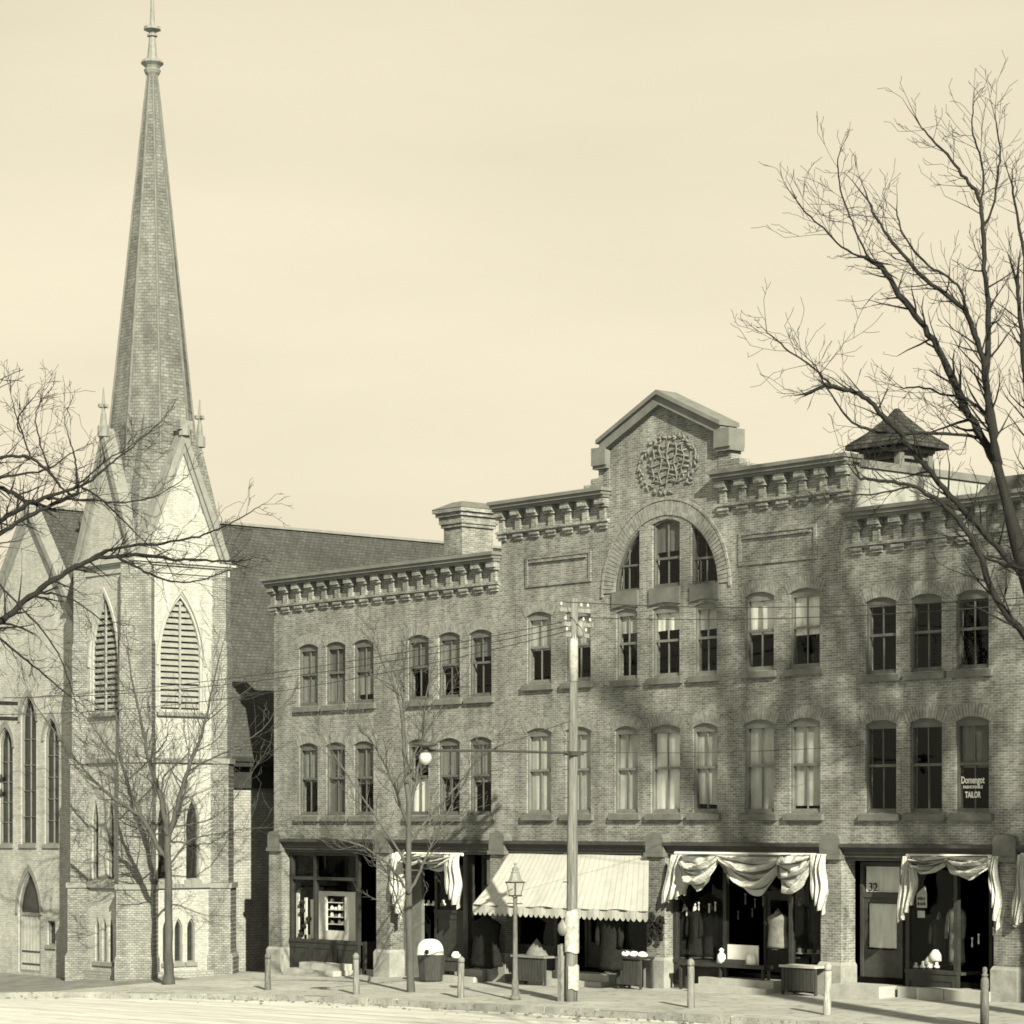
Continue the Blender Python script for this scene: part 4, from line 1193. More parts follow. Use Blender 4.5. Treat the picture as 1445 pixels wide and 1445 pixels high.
mb.lathe([(.16, 30.0), (.2, 30.08), (.26, 30.16), (.3, 30.26), (.24, 30.32), (.28, 30.4), (.4, 30.5), (.34, 30.6), (.2, 30.64), (.17, 30.8), (.12, 31.3), (.11, 31.4), (.18, 31.42), (.18, 31.48), (.11, 31.5), (.12, 31.56), (.3, 31.64), (.29, 31.74), (.09, 31.78), (.06, 32.6), (.03, 35.2), (.005, 35.3)], (tc_u, tc_v, 0), 10)
mb.build('spire_finial', M['iron_grey'], sp, smooth=False)
for (u, v) in ((tc_u, V0 - .1), (T1 + .1, tc_v), (tc_u, V1 + .1), (T0 - .1, tc_v)):
    mb = MB(); mb.lathe([(.2, 17.6), (.2, 17.95), (.12, 18.02), (.09, 18.35), (.06, 18.45), (.05, 18.75), (.02, 19.25)] if (u, v) != (T1 + .1, tc_v) else [(.2, 17.6), (.2, 17.95), (.1, 18.06), (.0, 18.16)], (u, v, 0), 8)
    if (u, v) != (T1 + .1, tc_v):
        mb.box(u - .19, u + .19, v - .045, v + .045, 18.58, 18.68); mb.box(u - .045, u + .045, v - .19, v + .19, 18.575, 18.685)
    else: mb.box(u - .14, u + .14, v - .25, v + .25, 17.8, 18.1)
    mb.build('gable_finial', M['trim'], chu)
# corner buttresses, strings, cornice
def butt(cu, cv, du, dv, w, z0, z1, pr, mat='churchbrick'):
    d = Vector((du, dv, 0)).normalized(); s = Vector((-d.y, d.x, 0)); c = Vector((cu, cv, 0))
    f = c + d * pr; bk = c - d * .9
    P = [bk - s * w / 2, bk + s * w / 2, f + s * w / 2, f - s * w / 2]
    return [(p.x, p.y, z0) for p in P] + [(p.x, p.y, z1) for p in P]
def buttress(cu, cv, du, dv, w):
    mb = MB()
    mb.hexa(butt(cu, cv, du, dv, w + .12, BASE, 2.42, .36)); mb.hexa(butt(cu, cv, du, dv, w, 2.6, 6.62, .28)); mb.hexa(butt(cu, cv, du, dv, w - .04, 6.8, 10.6, .23)); mb.hexa(butt(cu, cv, du, dv, w - .1, 10.75, 13.2, .18))
    # weathered offset
    P = butt(cu, cv, du, dv, w - .04, 10.6, 10.75, .23); Q = butt(cu, cv, du, dv, w - .1, 10.6, 10.75, .18); mb.hexa(P[:4] + Q[4:])
    b = mb.build('buttress', M['churchbrick'], chu)
    mb = MB(); mb.hexa(butt(cu, cv, du, dv, w + .2, BASE, .1, .44)); P = butt(cu, cv, du, dv, w + .2, .1, .25, .44); Q = butt(cu, cv, du, dv, w + .12, .1, .25, .36); mb.hexa(P[:4] + Q[4:])
    mb.build('buttress_foot', M['churchbrick'], b)
    mb = MB(); mb.hexa(butt(cu, cv, du, dv, w + .2, 2.423, 2.597, .41)); mb.build('offset_string', M['trim'], b)
    mb = MB(); mb.hexa(butt(cu, cv, du, dv, w + .08, 6.623, 6.797, .33)); mb.build('offset_string', M['trim'], b)
buttress(T1 - .12, V0 + .12, 1, -1, 1.12); buttress(T1 - .12, V1 - .12, 1, 1, 1.0); buttress(T0 + .12, V0 + .12, -1, -1, 1.0)
mb = MB()
for z, pr, h in ((2.44, .1, .14), (6.64, .1, .14)):
    for q in ((T0 + .5, T1 - .55, V0 - pr, V0 - .003), (T1 + .003, T1 + pr, V0 + .55, V1 - .5)):
        mb = MB(); mb.box(*q, z, z + h); mb.build('string_course', M['trim'], chu)
for q in ((T0 + .9, T1 - .95, V0 - .12, V0 - .003), (T1 + .003, T1 + .12, V0 + .8, V1 - .8)):
    mb = MB(); mb.box(*q, 8.2, 8.33); mb.build('louver_sill', M['trim'], chu)
mb = MB()
for z, pr, h in ((12.97, .05, .25), (13.223, .13, .07), (13.296, .2, .08)):
    mb.box(T0 - pr, T1 + pr, V0 - pr, V0 - .003, z, z + h); mb.box(T1 + .003, T1 + pr, V0 - .002, V1 + pr, z, z + h)
mb.build('tower_cornice', M['trim_light'], chu)
mb = MB()  # stepped plinth
mb.box(T0 + .4, T1 - .5, V0 - .16, V0 - .003, BASE, -.35); mb.box(T1 + .003, T1 + .16, V0 + .5, V1 - .4, BASE, -.35)
mb.build('plinth', M['nave_wall'], chu)
# nave
NV, NA, NZ, HWD, SL = -3.2, -29.1, 15.9, 6.5, 1.31
ez = NZ - SL * HWD
def F(x, y): q = onv(x, y, NV); return (q.x, q.z)
def lancet_px(x0, x1, ya, ys, yb):
    a, zb = F(x0, yb); b, _ = F(x1, yb); c = (a + b) / 2; _, za = F((x0 + x1) / 2, ya); _, zs = F((x0 + x1) / 2, ys)
    return pointed(c, (b - a) / 2, zb, zs, za)
l1 = lancet_px(-1, 18, 1028, 1055, 1191); l2 = lancet_px(29.5, 51, 983, 1018, 1191); l3 = lancet_px(63, 83, 1015, 1045, 1191)
dr = lancet_px(26, 57, 1230, 1290, 1371)
a, zb = F(67, 1333); b, zt = F(78, 1300); sw = [(a, zb), (b, zb), (b, zt), (a, zt)]
mb = MB()
mb.panel([(NA - HWD, BASE), (T0 + .05, BASE), (T0 + .05, NZ - SL * (T0 + .05 - NA)), (NA, NZ), (NA - HWD, ez)], [l1, l2, l3, dr, sw], front(NV), .35)
nw = mb.build('gable_wall', M['church'], chu)
for q in (l1, l2, l3, sw): opening(nw, q, front(NV), 'lancet')
for q in (l1, l2, l3, dr):
    mb = MB(); cc = (q[0][0] + q[1][0]) / 2; hw = (q[1][0] - q[0][0]) / 2; zs = q[2][1]; za = q[2 + 7][1]
    Lo = pointed(cc, hw + .16, zs, zs, za + .3)[1:]; Li = pointed(cc, hw + .02, zs, zs, za + .04)[1:]
    for i in range(1, len(Lo) - 1):
        P = [(Lo[i][0], NV - .05, Lo[i][1]), (Lo[i + 1][0], NV - .05, Lo[i + 1][1]), (Li[i + 1][0], NV - .05, Li[i + 1][1]), (Li[i][0], NV - .05, Li[i][1])]
        mb.hexa(P + [(x, NV - .003, z) for x, _, z in P])
    mb.build('hood_mould', M['trim'], nw)
# board door with fanlight
q = dr; a, b = q[0][0], q[1][0]; zs = q[2][1]; cc = (a + b) / 2; z0 = q[0][1]
mb = MB(); ring(mb, q, .09, front(NV), .05, .16); mb.box(a + .09, b - .09, NV + .07, NV + .17, zs - .06, zs + .06); d = mb.build('church_door', M['trim'], chu)
mb = MB(); n = 6
for i in range(n):
    w = (b - a - .18) / n; x = a + .09 + i * w; mb.box(x + .012, x + w - .03, NV + .1, NV + .14, z0 + .05, zs - .063)
mb.build('door_boards', M['door_boards'], d)
mb = MB(); mb.box(a + .09, b - .09, NV + .142, NV + .16, z0 + .03, zs - .063); mb.prism([(a + .09, zs + .063), (b - .09, zs + .063)] + inset(q, .09)[3:-1], lambda x, z, s: (x, NV + (.1 if s == 0 else .12), z)); mb.build('fanlight', M['church_glass'], d)
mb = MB()
for k in (.3, .75): mb.box(a + .1, b - .1, NV + .085, NV + .098, z0 + k - .03, z0 + k + .03)
mb.build('strap_hinge', M['iron'], d)
mb = MB()  # gable coping
for sg in (-1, 1):
    for k, (o0, wd, pr) in enumerate(((0, .2, .2), (.2, .16, .1))):
        L = 4.45 if sg > 0 else HWD + .3
        pts = [(NA, NZ + .2 - o0 * 1.65), (NA + sg * L, NZ + .2 - o0 * 1.65 - SL * L), (NA + sg * L, NZ + .2 - (o0 + wd) * 1.65 - SL * L), (NA, NZ + .2 - (o0 + wd) * 1.65)]
        mb.prism(pts, lambda x, z, s, pr=pr, k=k: (x, NV - pr if s == 0 else (NV + .3 if k == 0 else NV - .003), z))
mb.build('raking_coping', M['trim'], chu)
mb = MB()
EU = NA + HWD + .38; EUL = NA - HWD - .38
for (e, sg) in ((EU, 1), (EUL, -1)):
    zz = NZ - SL * abs(e - NA)
    v0 = NV + .3
    mb.hexa([(NA, v0, NZ - .12), (e, v0, zz - .12), (e, 32, zz - .12), (NA, 32, NZ - .12), (NA, v0, NZ + .04), (e, v0, zz + .04), (e, 32, zz + .04), (NA, 32, NZ + .04)])
mb.build('nave_roof', M['slate'], chu)
mb = MB(); mb.box(NA - .12, NA + .12, NV + .31, 32, NZ + .02, NZ + .12); mb.build('ridge_capping', M['trim'], chu)
mb = MB()
NW = NA + HWD - .02
mb.box(NW - .3, NW, NV + .36, 32, BASE, ez - .05); mb.box(NA - HWD, NA - HWD + .3, NV + .36, 32, BASE, ez - .05); mb.box(NA - HWD + .31, NW - .31, 31.7, 32, BASE, ez)
mb.build('nave_wall', M['nave_wall'], chu)
zz = NZ - SL * abs(EU - NA)
mb = MB(); mb.box(NW + .003, EU + .05, V1 + .2, 32, zz - .3, zz - .13); mb.box(EU - .02, EU + .12, V1 + .2, 32, zz - .128, zz + .02); mb.build('eaves_gutter', M['paint_green'], chu)
mb = MB(); mb.box(NW + .003, NW + .12, V1 + .2, 32, zz - 1.05, zz - .302); mb.build('eaves_shade_band', M['paint_green'], chu)  # added dark band: the shade below the eaves, put into its colour

# ================================================================== POLES, LAMPS, POSTS, WIRES
pp = ground(806, 1413)
pole = empty('utility_pole', pp, 'tall round utility pole with white top and a long arm holding an arc lamp', 'utility pole')
x, y, z = pp
top = onu(811, 845, x).z
H = ond(811, 845, (Vector((x, y, 0)) - CAM).dot(Vector((-.7552, .6555, 0)))).z - z
mb = MB(); lean = Vector((.12, .0, 0))
path = [(x + lean.x * k / 10, y, z - .3 + (H + .3) * k / 10) for k in range(11)]
mb.tube(path, [.17 - .07 * k / 10 + .006 * math.sin(k * 2.1) for k in range(11)], 12); mb.build('shaft', M['pole'], pole, smooth=True)
def pz(py): return CAM.z + (HY - py) / FPX * (Vector((x, y, 0)) - CAM).dot(Vector((-.7552, .6555, 0)))
mb = MB(); mb.tube([(x + .1, y, pz(962)), (x + .1, y, pz(905)), (x + .11, y, pz(900)), (x + .12, y, pz(860))], [.125, .12, .105, .085], 10)
mb.build('whitewashed_top', M['pole_white'], pole, smooth=True)
for py, hl, hr in ((861, .5, .62), (881, .35, .7), (896, .3, .55)):
    zz = pz(py); mb = MB(); mb.box(x + .02, x + .12, y - hl, y + hr, zz - .06, zz + .05); ca = mb.build('crossarm', M['pole_dark'], pole)
    for yy in (y - hl + .08, y + hr - .08, y + hr - .32):
        mb = MB(); mb.lathe([(.015, 0), (.015, .05), (.036, .055), (.04, .1), (.024, .11), (.03, .14), (.0, .155)], (x + .07, yy, zz + .05), 8); mb.build('insulator', M['porcelain'], ca, smooth=True)
mb = MB(); mb.lathe([(.0, 0), (.09, .02), (.11, .1), (.11, .38), (.08, .43), (0, .45)], (x + .25, y + .1, pz(900)), 10); mb.build('transformer', M['iron_grey'], pole, smooth=True)
mb = MB()
for k in range(7):
    zz = z + 3.2 + k * .75; mb.tube([(x + .05, y - .12, zz), (x + .05, y - .34, zz)], .014, 5)
mb.build('climbing_step', M['iron'], pole)
# boxed foot of the pole, notices and alarm box
mb = MB(); zt = pz(1332)
for k in range(5):
    mb.box(x - .32 + .0, x - .2, y - .2 + k * .09, y - .115 + k * .09, z - .1, zt - rnd.uniform(0, .12))
mb.box(x - .2, x - .17, y - .2, y + .24, z - .1, zt - .2)
mb.build('guard_board', M['pole_dark'], pole)
for (pa, pb, a0, a1, rr) in ((1344, 1284, -1.9, .9, .2), (1396, 1362, -1.2, .5, .207)):
    mb = MB(); mb.grid(lambda s, q, pa=pa, pb=pb, a0=a0, a1=a1, rr=rr: (x + .02 + rr * math.cos(a0 + (a1 - a0) * s), y + rr * math.sin(a0 + (a1 - a0) * s), pz(pa) + (pz(pb) - pz(pa)) * q + .03 * math.sin(s * 7 + q * 3)), 12, 6)
    mb.build('notice', M['notice'], pole, smooth=True)
mb = MB(); c = Vector((x - .1, y - .22, pz(1310)))
mb.lathe([(.0, -.2), (.1, -.17), (.16, -.08), (.17, .0), (.15, .1), (.07, .18), (.03, .24), (0, .25)], c, 12, 1, .6); mb.build('alarm_box', M['iron_grey'], pole, smooth=True)
# mast arm + arc lamp reaching out over the street
az = pz(1063); ly = y - 5.1
lampx = x + .1
mb = MB(); mb.tube([(x + .1, y, az), (x + .1, y - 3, az + .02), (x + .1, ly, az - .02)], .04, 6); mb.tube([(x + .1, y + .45, az + .03), (x + .1, y, az)], .03, 6)
mb.tube([(x + .1, y, az + .9), (x + .1, y - 3, az + .03)], .012, 4); mb.box(x - .06, x + .26, y - .22, y + .22, az - .06, az + .05); mb.build('mast_arm', M['iron'], pole)
mb = MB(); mb.lathe([(.0, .2), (.3, .14), (.32, .1), (.1, .06), (.08, -.05), (.1, -.08)], (lampx, ly, az + .02), 14); o = mb.build('arc_lamp', M['iron'], pole, smooth=True)
mb = MB(); mb.lathe([(.0, -.19), (.09, -.16), (.15, -.08), (.165, 0), (.14, .09), (.09, .13)], (lampx, ly, az - .2), 14); mb.build('lamp_globe', M['porcelain'], o, smooth=True)

lp = ground(727, 1411)
lam = empty('gas_lamp', lp, 'slender cast iron gas street lamp with four sided glass lantern and ladder bar', 'street lamp')
x2, y2, z2_ = lp
s = (Vector((x2, y2, 0)) - CAM).dot(Vector((-.7552, .6555, 0)))
def lz(py): return CAM.z + (HY - py) / FPX * s
mb = MB(); mb.lathe([(.15, 0), (.15, .08), (.1, .14), (.095, .5), (.075, .6), (.065, 1.6), (.055, lz(1272) - z2_), (.07, lz(1270) - z2_), (.05, lz(1266) - z2_)], lp, 12)
mb.build('post', M['post_dark'], lam, smooth=True)
mb = MB(); mb.tube([(x2 - .32, y2, lz(1275)), (x2 + .3, y2, lz(1275))], .016, 6); mb.build('ladder_bar', M['iron'], lam)
zb_, zt_ = lz(1264), lz(1245)
mb = MB()
for sx, sy in ((-1, -1), (1, -1), (1, 1), (-1, 1)): mb.bar((x2 + sx * .11, y2 + sy * .11, zb_), (x2 + sx * .17, y2 + sy * .17, zt_), .022, .022)
for w, zz in ((.12, zb_), (.18, zt_)):
    mb.box(x2 - w - .015, x2 + w + .015, y2 - w - .015, y2 - w + .015, zz - .02, zz + .02); mb.box(x2 - w - .015, x2 + w + .015, y2 + w - .015, y2 + w + .015, zz - .02, zz + .02)
    mb.box(x2 - w - .015, x2 - w + .015, y2 - w + .016, y2 + w - .016, zz - .02, zz + .02); mb.box(x2 + w - .015, x2 + w + .015, y2 - w + .016, y2 + w - .016, zz - .02, zz + .02)
for k in range(3):
    mb.tube([(x2, y2, zb_ - .08), (x2 + .11 * math.cos(k * 2.1), y2 + .11 * math.sin(k * 2.1), zb_)], .012, 4)
ln = mb.build('lantern', M['iron'], lam)
mb = MB(); mb.hexa([(x2 + sx * .1, y2 + sy * .1, zb_ + .02) for sx, sy in ((-1, -1), (1, -1), (1, 1), (-1, 1))] + [(x2 + sx * .155, y2 + sy * .155, zt_ - .02) for sx, sy in ((-1, -1), (1, -1), (1, 1), (-1, 1))]); mb.build('pane', M['glass'], ln)
mb = MB(); hh = lz(1216) - zt_
mb.lathe([(.24, .02), (.19, .06), (.12, hh * .45), (.13, hh * .5), (.09, hh * .55), (.1, hh * .68), (.05, hh * .74), (.03, hh * .85), (.045, hh * .9), (.0, hh)], (x2, y2, zt_), 8, rot=PI / 8); mb.build('lantern_roof', M['iron_grey'], ln)

POSTS = [((378, 1397), 1.12, 'post_dark', 'dark weathered hitching post at the kerb before the gap beside the church'),
         ((503, 1403), 1.2, 'post', 'pale hitching post at the kerb in front of the leftmost show window'),
         ((650, 1408), 1.15, 'post', 'pale hitching post between the thin street tree and the gas lamp'),
         ((975, 1422), 1.25, 'post', 'hitching post in front of the suits under the three deep swags'),
         ((1167, 1432), 1.25, 'pole_pale', 'whitewashed hitching post in front of the brick pier between two right shop bays'),
         ((1389, 1446), 1.3, 'post_dark', 'dark turned hitching post with a knobbed top near the right edge')]
for k, (px, h, m, lab) in enumerate(POSTS):
    g = ground(*px); t = empty('hitching_post', g, lab, 'post', 'hitching posts along the kerb')
    ln_ = Vector((rnd.uniform(-.03, .03), rnd.uniform(-.02, .02), 0))
    mb = MB()
    if k == 5: prof = [(.1, -.2), (.1, h * .55), (.085, h * .6), (.1, h * .66), (.09, h * .78), (.06, h * .82)]
    else: prof = [(.095, -.2), (.1, .1), (.088, h * .5), (.092, h * .75), (.085, h * .84)]
    mb.lathe(prof, (0, 0, 0), 9)
    mb.v = [(g.x + a + ln_.x * c, g.y + b + ln_.y * c, g.z + c) for a, b, c in mb.v]
    mb.build('post_shaft', M[m], t, smooth=True)
    mb = MB()
    if k == 5: mb.lathe([(.06, h * .82), (.08, h * .86), (.045, h * .89), (.06, h * .94), (.045, h * .99), (.0, h)], (g.x + ln_.x * h * .85, g.y + ln_.y * h * .85, g.z), 9)
    else: mb.lathe([(.06, h * .84), (.1, h * .87), (.09, h * .95), (.03, h)], (g.x + ln_.x * h * .85, g.y + ln_.y * h * .85, g.z), 9)
    mb.build('post_cap', M[m], t, smooth=True)
# second pole just outside the left edge: its crossarms reach into the picture
lq = onv(-14, 1000, -6.0)
p2 = empty('utility_pole', (lq.x, -6.0, G(lq.x, -6)), 'utility pole at the left edge whose two crossarms reach across the church gable', 'utility pole')
mb = MB(); zb = G(lq.x, -6) - .3; mb.tube([(lq.x, -6, zb), (lq.x, -6, lq.z + 1.0)], [.19, .13], 12); mb.build('shaft', M['bark_grey'], p2, smooth=True)
for dz in (.2, -.33):
    mb = MB(); mb.box(lq.x + .13, lq.x + .24, -7.0, -5.05, lq.z + dz - .07, lq.z + dz + .06); ca = mb.build('crossarm', M['bark_dark'], p2)
    for yy in (-6.85, -6.4, -5.65, -5.2):
        mb = MB(); mb.lathe([(.02, 0), (.02, .05), (.05, .06), (.05, .12), (.0, .16)], (lq.x + .18, yy, lq.z + dz + .06), 8); mb.build('insulator', M['iron_grey'], ca)
def wire(a, b, sag, label, r=.011):
    a, b = Vector(a), Vector(b); mb = MB()
    mb.tube([a + (b - a) * k / 24 - Vector((0, 0, sag * 4 * (k / 24) * (1 - k / 24))) for k in range(25)], r, 4)
    o = mb.build('overhead_wire', M['wire']); tag(o, label, 'wire', 'overhead wires'); return o
for k, (py, dz, yy) in enumerate(((881, .26, .5), (896, .26, -.2), (896, -.33, .35))):
    wire((x + .07, y + yy, pz(py) + .22), (lq.x + .18, -5.2 - .45 * k, lq.z + dz + .12), .35 + .12 * k,
         ('top wire of the span from the tall utility pole towards the church', 'middle wire of the span from the tall utility pole towards the church', 'lowest wire of the span from the tall utility pole towards the church')[k])
for k, (py, yy) in enumerate(((881, .5), (861, -.35))):
    wire((x + .07, y + yy, pz(py) + .2), (34, -6.2 + yy, 10.4 - .3 * k), .75, ('sagging wire from the tall utility pole rightward across the upper windows', 'upper wire from the tall utility pole to the right, below the cornice')[k])
wire((x + .1, y, az + .05), onv(1215, 1052, -.05), .1, 'thin wire from the lamp arm across the second floor windows', .008)

# ================================================================== TREES
class Tree:
    def __init__(s, seed): s.r = random.Random(seed); s.A = MB(); s.B = MB(); s.count = 0; s.paths = []
    def limb(s, path, r0, r1, n=8):
        k = len(path); R = s.r
        for i in range(1, k - 1):
            rr = r0 + (r1 - r0) * i / (k - 1); j = .15 * rr + .005 if rr < .085 else .05 * rr; path[i] = path[i] + Vector((R.gauss(0, j), R.gauss(0, j), R.gauss(0, j)))
        s.A.tube(path, [(r0 + (r1 - r0) * i / (k - 1)) * R.uniform(.9, 1.12) for i in range(k)], n)
    def snap(s, path):
        if s.paths:
            q = min((p for P in s.paths for p in P), key=lambda p: (p - path[0]).length_squared); d = q - path[0]
            if d.length < 1.6: path = [p + d * max(0., 1 - i / (len(path) * .6)) for i, p in enumerate(path)]
        s.paths.append(path); return path
    def smooth(s, path, it=2):
        for _ in range(it):
            q = [path[0]]
            for a, b in zip(path, path[1:]): q += [a * .75 + b * .25, a * .25 + b * .75]
            q.append(path[-1]); path = q
        return path
    def grow(s, p, d, L, r, lvl, up=.15, step=.22, spread=.7, rmin=.004, dens=1.):
        R = s.r; n = max(3, int(L / step)); path = [p.copy()]; q = p.copy(); dd = d.normalized()
        for i in range(n):
            dd = (dd + Vector((R.gauss(0, .11), R.gauss(0, .11), R.gauss(0, .11) + up * .3))).normalized()
            q = q + dd * (L / n); path.append(q.copy())
        radii = [max(rmin, r * (1 - .75 * i / n)) for i in range(n + 1)]
        (s.A if r > .035 else s.B).tube(path, radii, 7 if r > .05 else (4 if r > .012 else 3), r > .03)
        s.count += 1
        if lvl <= 0: return
        for i in range(1, n + 1):
            if i < n * .2: continue
            if R.random() < .62 * dens or i == n:
                t = (path[i] - path[i - 1]).normalized()
                ax = t.cross(Vector((R.gauss(0, 1), R.gauss(0, 1), R.gauss(0, 1))))
                if ax.length < 1e-3: continue
                ang = R.uniform(.3, .9) * spread / .7
                nd = Matrix.Rotation(ang, 3, ax.normalized()) @ t
                s.grow(path[i], nd, L * R.uniform(.35, .65), max(rmin, radii[i] * R.uniform(.5, .75)), lvl - 1, up, step * .85, spread, rmin, dens)
    def sprout(s, path, r0, r1, every, L, lvl, start=.1, up=.2, rk=.5, rmin=.004, dens=1., flat=None):
        k = len(path); acc = 0.; R = s.r; tot = sum((b - a).length for a, b in zip(path, path[1:])); run = 0.; nxt = tot * start
        for a, b in zip(path, path[1:]):
            seg = (b - a).length
            while run + seg > nxt:
                f = (nxt - run) / seg; p = a + (b - a) * f; t = (b - a).normalized(); q = nxt / tot
                r = r0 + (r1 - r0) * q
                ax = t.cross(Vector((R.gauss(0, 1), R.gauss(0, 1), R.gauss(0, 1))))
                if ax.length > 1e-3:
                    nd = Matrix.Rotation(R.uniform(.5, 1.1), 3, ax.normalized()) @ t
                    s.grow(p, nd, L * R.uniform(.5, 1.2) * (1.1 - .4 * q), min(.05, max(rmin, r * rk)), lvl, up, .2, .7, rmin, dens)
                nxt += every * R.uniform(.6, 1.4)
            run += seg
        t = (path[-1] - path[-2]).normalized()
        for _ in range(2): s.grow(path[-1], (t + Vector((R.gauss(0, .25), R.gauss(0, .25), R.gauss(0, .25)))).normalized(), L * R.uniform(.4, .75), max(rmin, r1 * .9), lvl, up, .2, .7, rmin, dens)
    def finish(s, base, label, bark, twig, group=None):
        t = empty('bare_tree', base, label, 'tree', group)
        s.A.build('trunk', bark, t, smooth=True); s.B.build('crown', twig, t, smooth=True)
        return t
def pxpath(pts, dep, wob=0., ph=0.):
    n = len(pts); return [ond(p[0], p[1], dep + (p[2] if len(p) > 2 else 0) + wob * math.sin(ph + i / max(1, n - 1) * 2.4)) for i, p in enumerate(pts)]

# -- right foreground tree (trunk out of frame to the right)
T = Tree(21); D = 41.
S1 = 1445 / 1445
base_r = ond(1545, 1150, D); gb = Vector((base_r.x, base_r.y, G(base_r.x, base_r.y) - .3))
trunk = [gb, ond(1545, 1250, D), ond(1520, 1020, D), ond(1480, 900, D), ond(1440, 785, D), ond(1418, 698, D), ond(1405, 650, D)]
tp = T.smooth(trunk); T.paths.append(tp); T.A.tube(tp, [.36 + (.075 - .36) * min(1, (i / (len(tp) - 1)) * 1.25) for i in range(len(tp))], 12)
LIMBS = [
 ([(1407, 660), (1383, 613), (1357, 571), (1326, 494), (1302, 458), (1274, 421), (1247, 379), (1222, 364)], .12, .035, .5),
 ([(1222, 366), (1207, 330), (1198, 303), (1184, 262), (1182, 225)], .03, .01, 1.),
 ([(1228, 368), (1192, 354), (1165, 325), (1140, 303), (1124, 283)], .03, .01, 0.),
 ([(1405, 650), (1397, 600), (1393, 550), (1386, 500), (1369, 446), (1341, 418), (1299, 391), (1268, 354), (1244, 321), (1225, 283)], .1, .015, -1.2),
 ([(1372, 446), (1360, 403), (1330, 385), (1302, 370), (1274, 333), (1265, 297)], .04, .012, -1.6),
 ([(1480, 600), (1452, 520), (1445, 485), (1433, 443), (1417, 379), (1402, 327), (1384, 278), (1366, 257), (1345, 228), (1323, 205), (1300, 180)], .1, .012, 1.2),
 ([(1384, 280), (1390, 245), (1379, 208), (1370, 180), (1374, 145)], .035, .009, 1.5),
 ([(1402, 327), (1412, 290), (1410, 250), (1412, 215), (1405, 170)], .035, .009, .7),
 ([(1497, 868), (1470, 810), (1436, 776), (1397, 735), (1367, 710), (1337, 682), (1308, 652), (1278, 625), (1258, 599), (1239, 579), (1221, 560), (1199, 550), (1164, 544)], .09, .035, -.8),
 ([(1166, 545), (1150, 525), (1128, 507), (1105, 488), (1082, 468)], .032, .009, -1.4),
 ([(1378, 612), (1337, 608), (1278, 609), (1229, 607), (1203, 599), (1186, 576), (1166, 546), (1150, 515)], .05, .01, .9),
 ([(1530, 640), (1480, 580), (1445, 567), (1397, 555), (1357, 559), (1332, 557), (1300, 545), (1275, 548)], .06, .01, 1.6),
 ([(1520, 1010), (1490, 950), (1445, 889), (1401, 835), (1385, 780), (1360, 740), (1337, 718), (1310, 697), (1286, 684), (1245, 679), (1213, 675)], .11, .02, -2.),
 ([(1286, 684), (1260, 692), (1225, 697), (1195, 700), (1165, 706)], .035, .009, -2.2),
 ([(1385, 779), (1400, 790), (1425, 800), (1445, 803), (1480, 812)], .04, .03, -1.8),
 ([(1480, 900), (1470, 780), (1455, 650), (1448, 560), (1442, 480), (1436, 400)], .09, .03, 2.),
 ([(1500, 700), (1475, 560), (1455, 420), (1440, 330), (1428, 260)], .08, .015, 3.),
 ([(1490, 930), (1560, 800), (1620, 660), (1660, 520), (1680, 400)], .14, .015, 2.),
 ([(1530, 1050), (1610, 940), (1700, 850), (1780, 740), (1820, 640)], .12, .015, -2.),
 ([(1470, 860), (1530, 700), (1560, 540), (1580, 390), (1590, 270)], .11, .015, -3.),
]
for i, (pts, r0, r1, dz) in enumerate(LIMBS):
    path = T.snap(T.smooth(pxpath(pts, D + dz * .35, .5, i), 2))
    r0 *= .58
    T.limb(path, r0, r1, 8 if r0 > .05 else 6)
    T.sprout(path, r0, r1, .16, .8, 2, .08, .22, .42, .0038, 1.)
T.finish(gb, 'large bare foreground tree with thick dark limbs spreading in from the right edge', M['bark_dark'], M['bark_dark'])

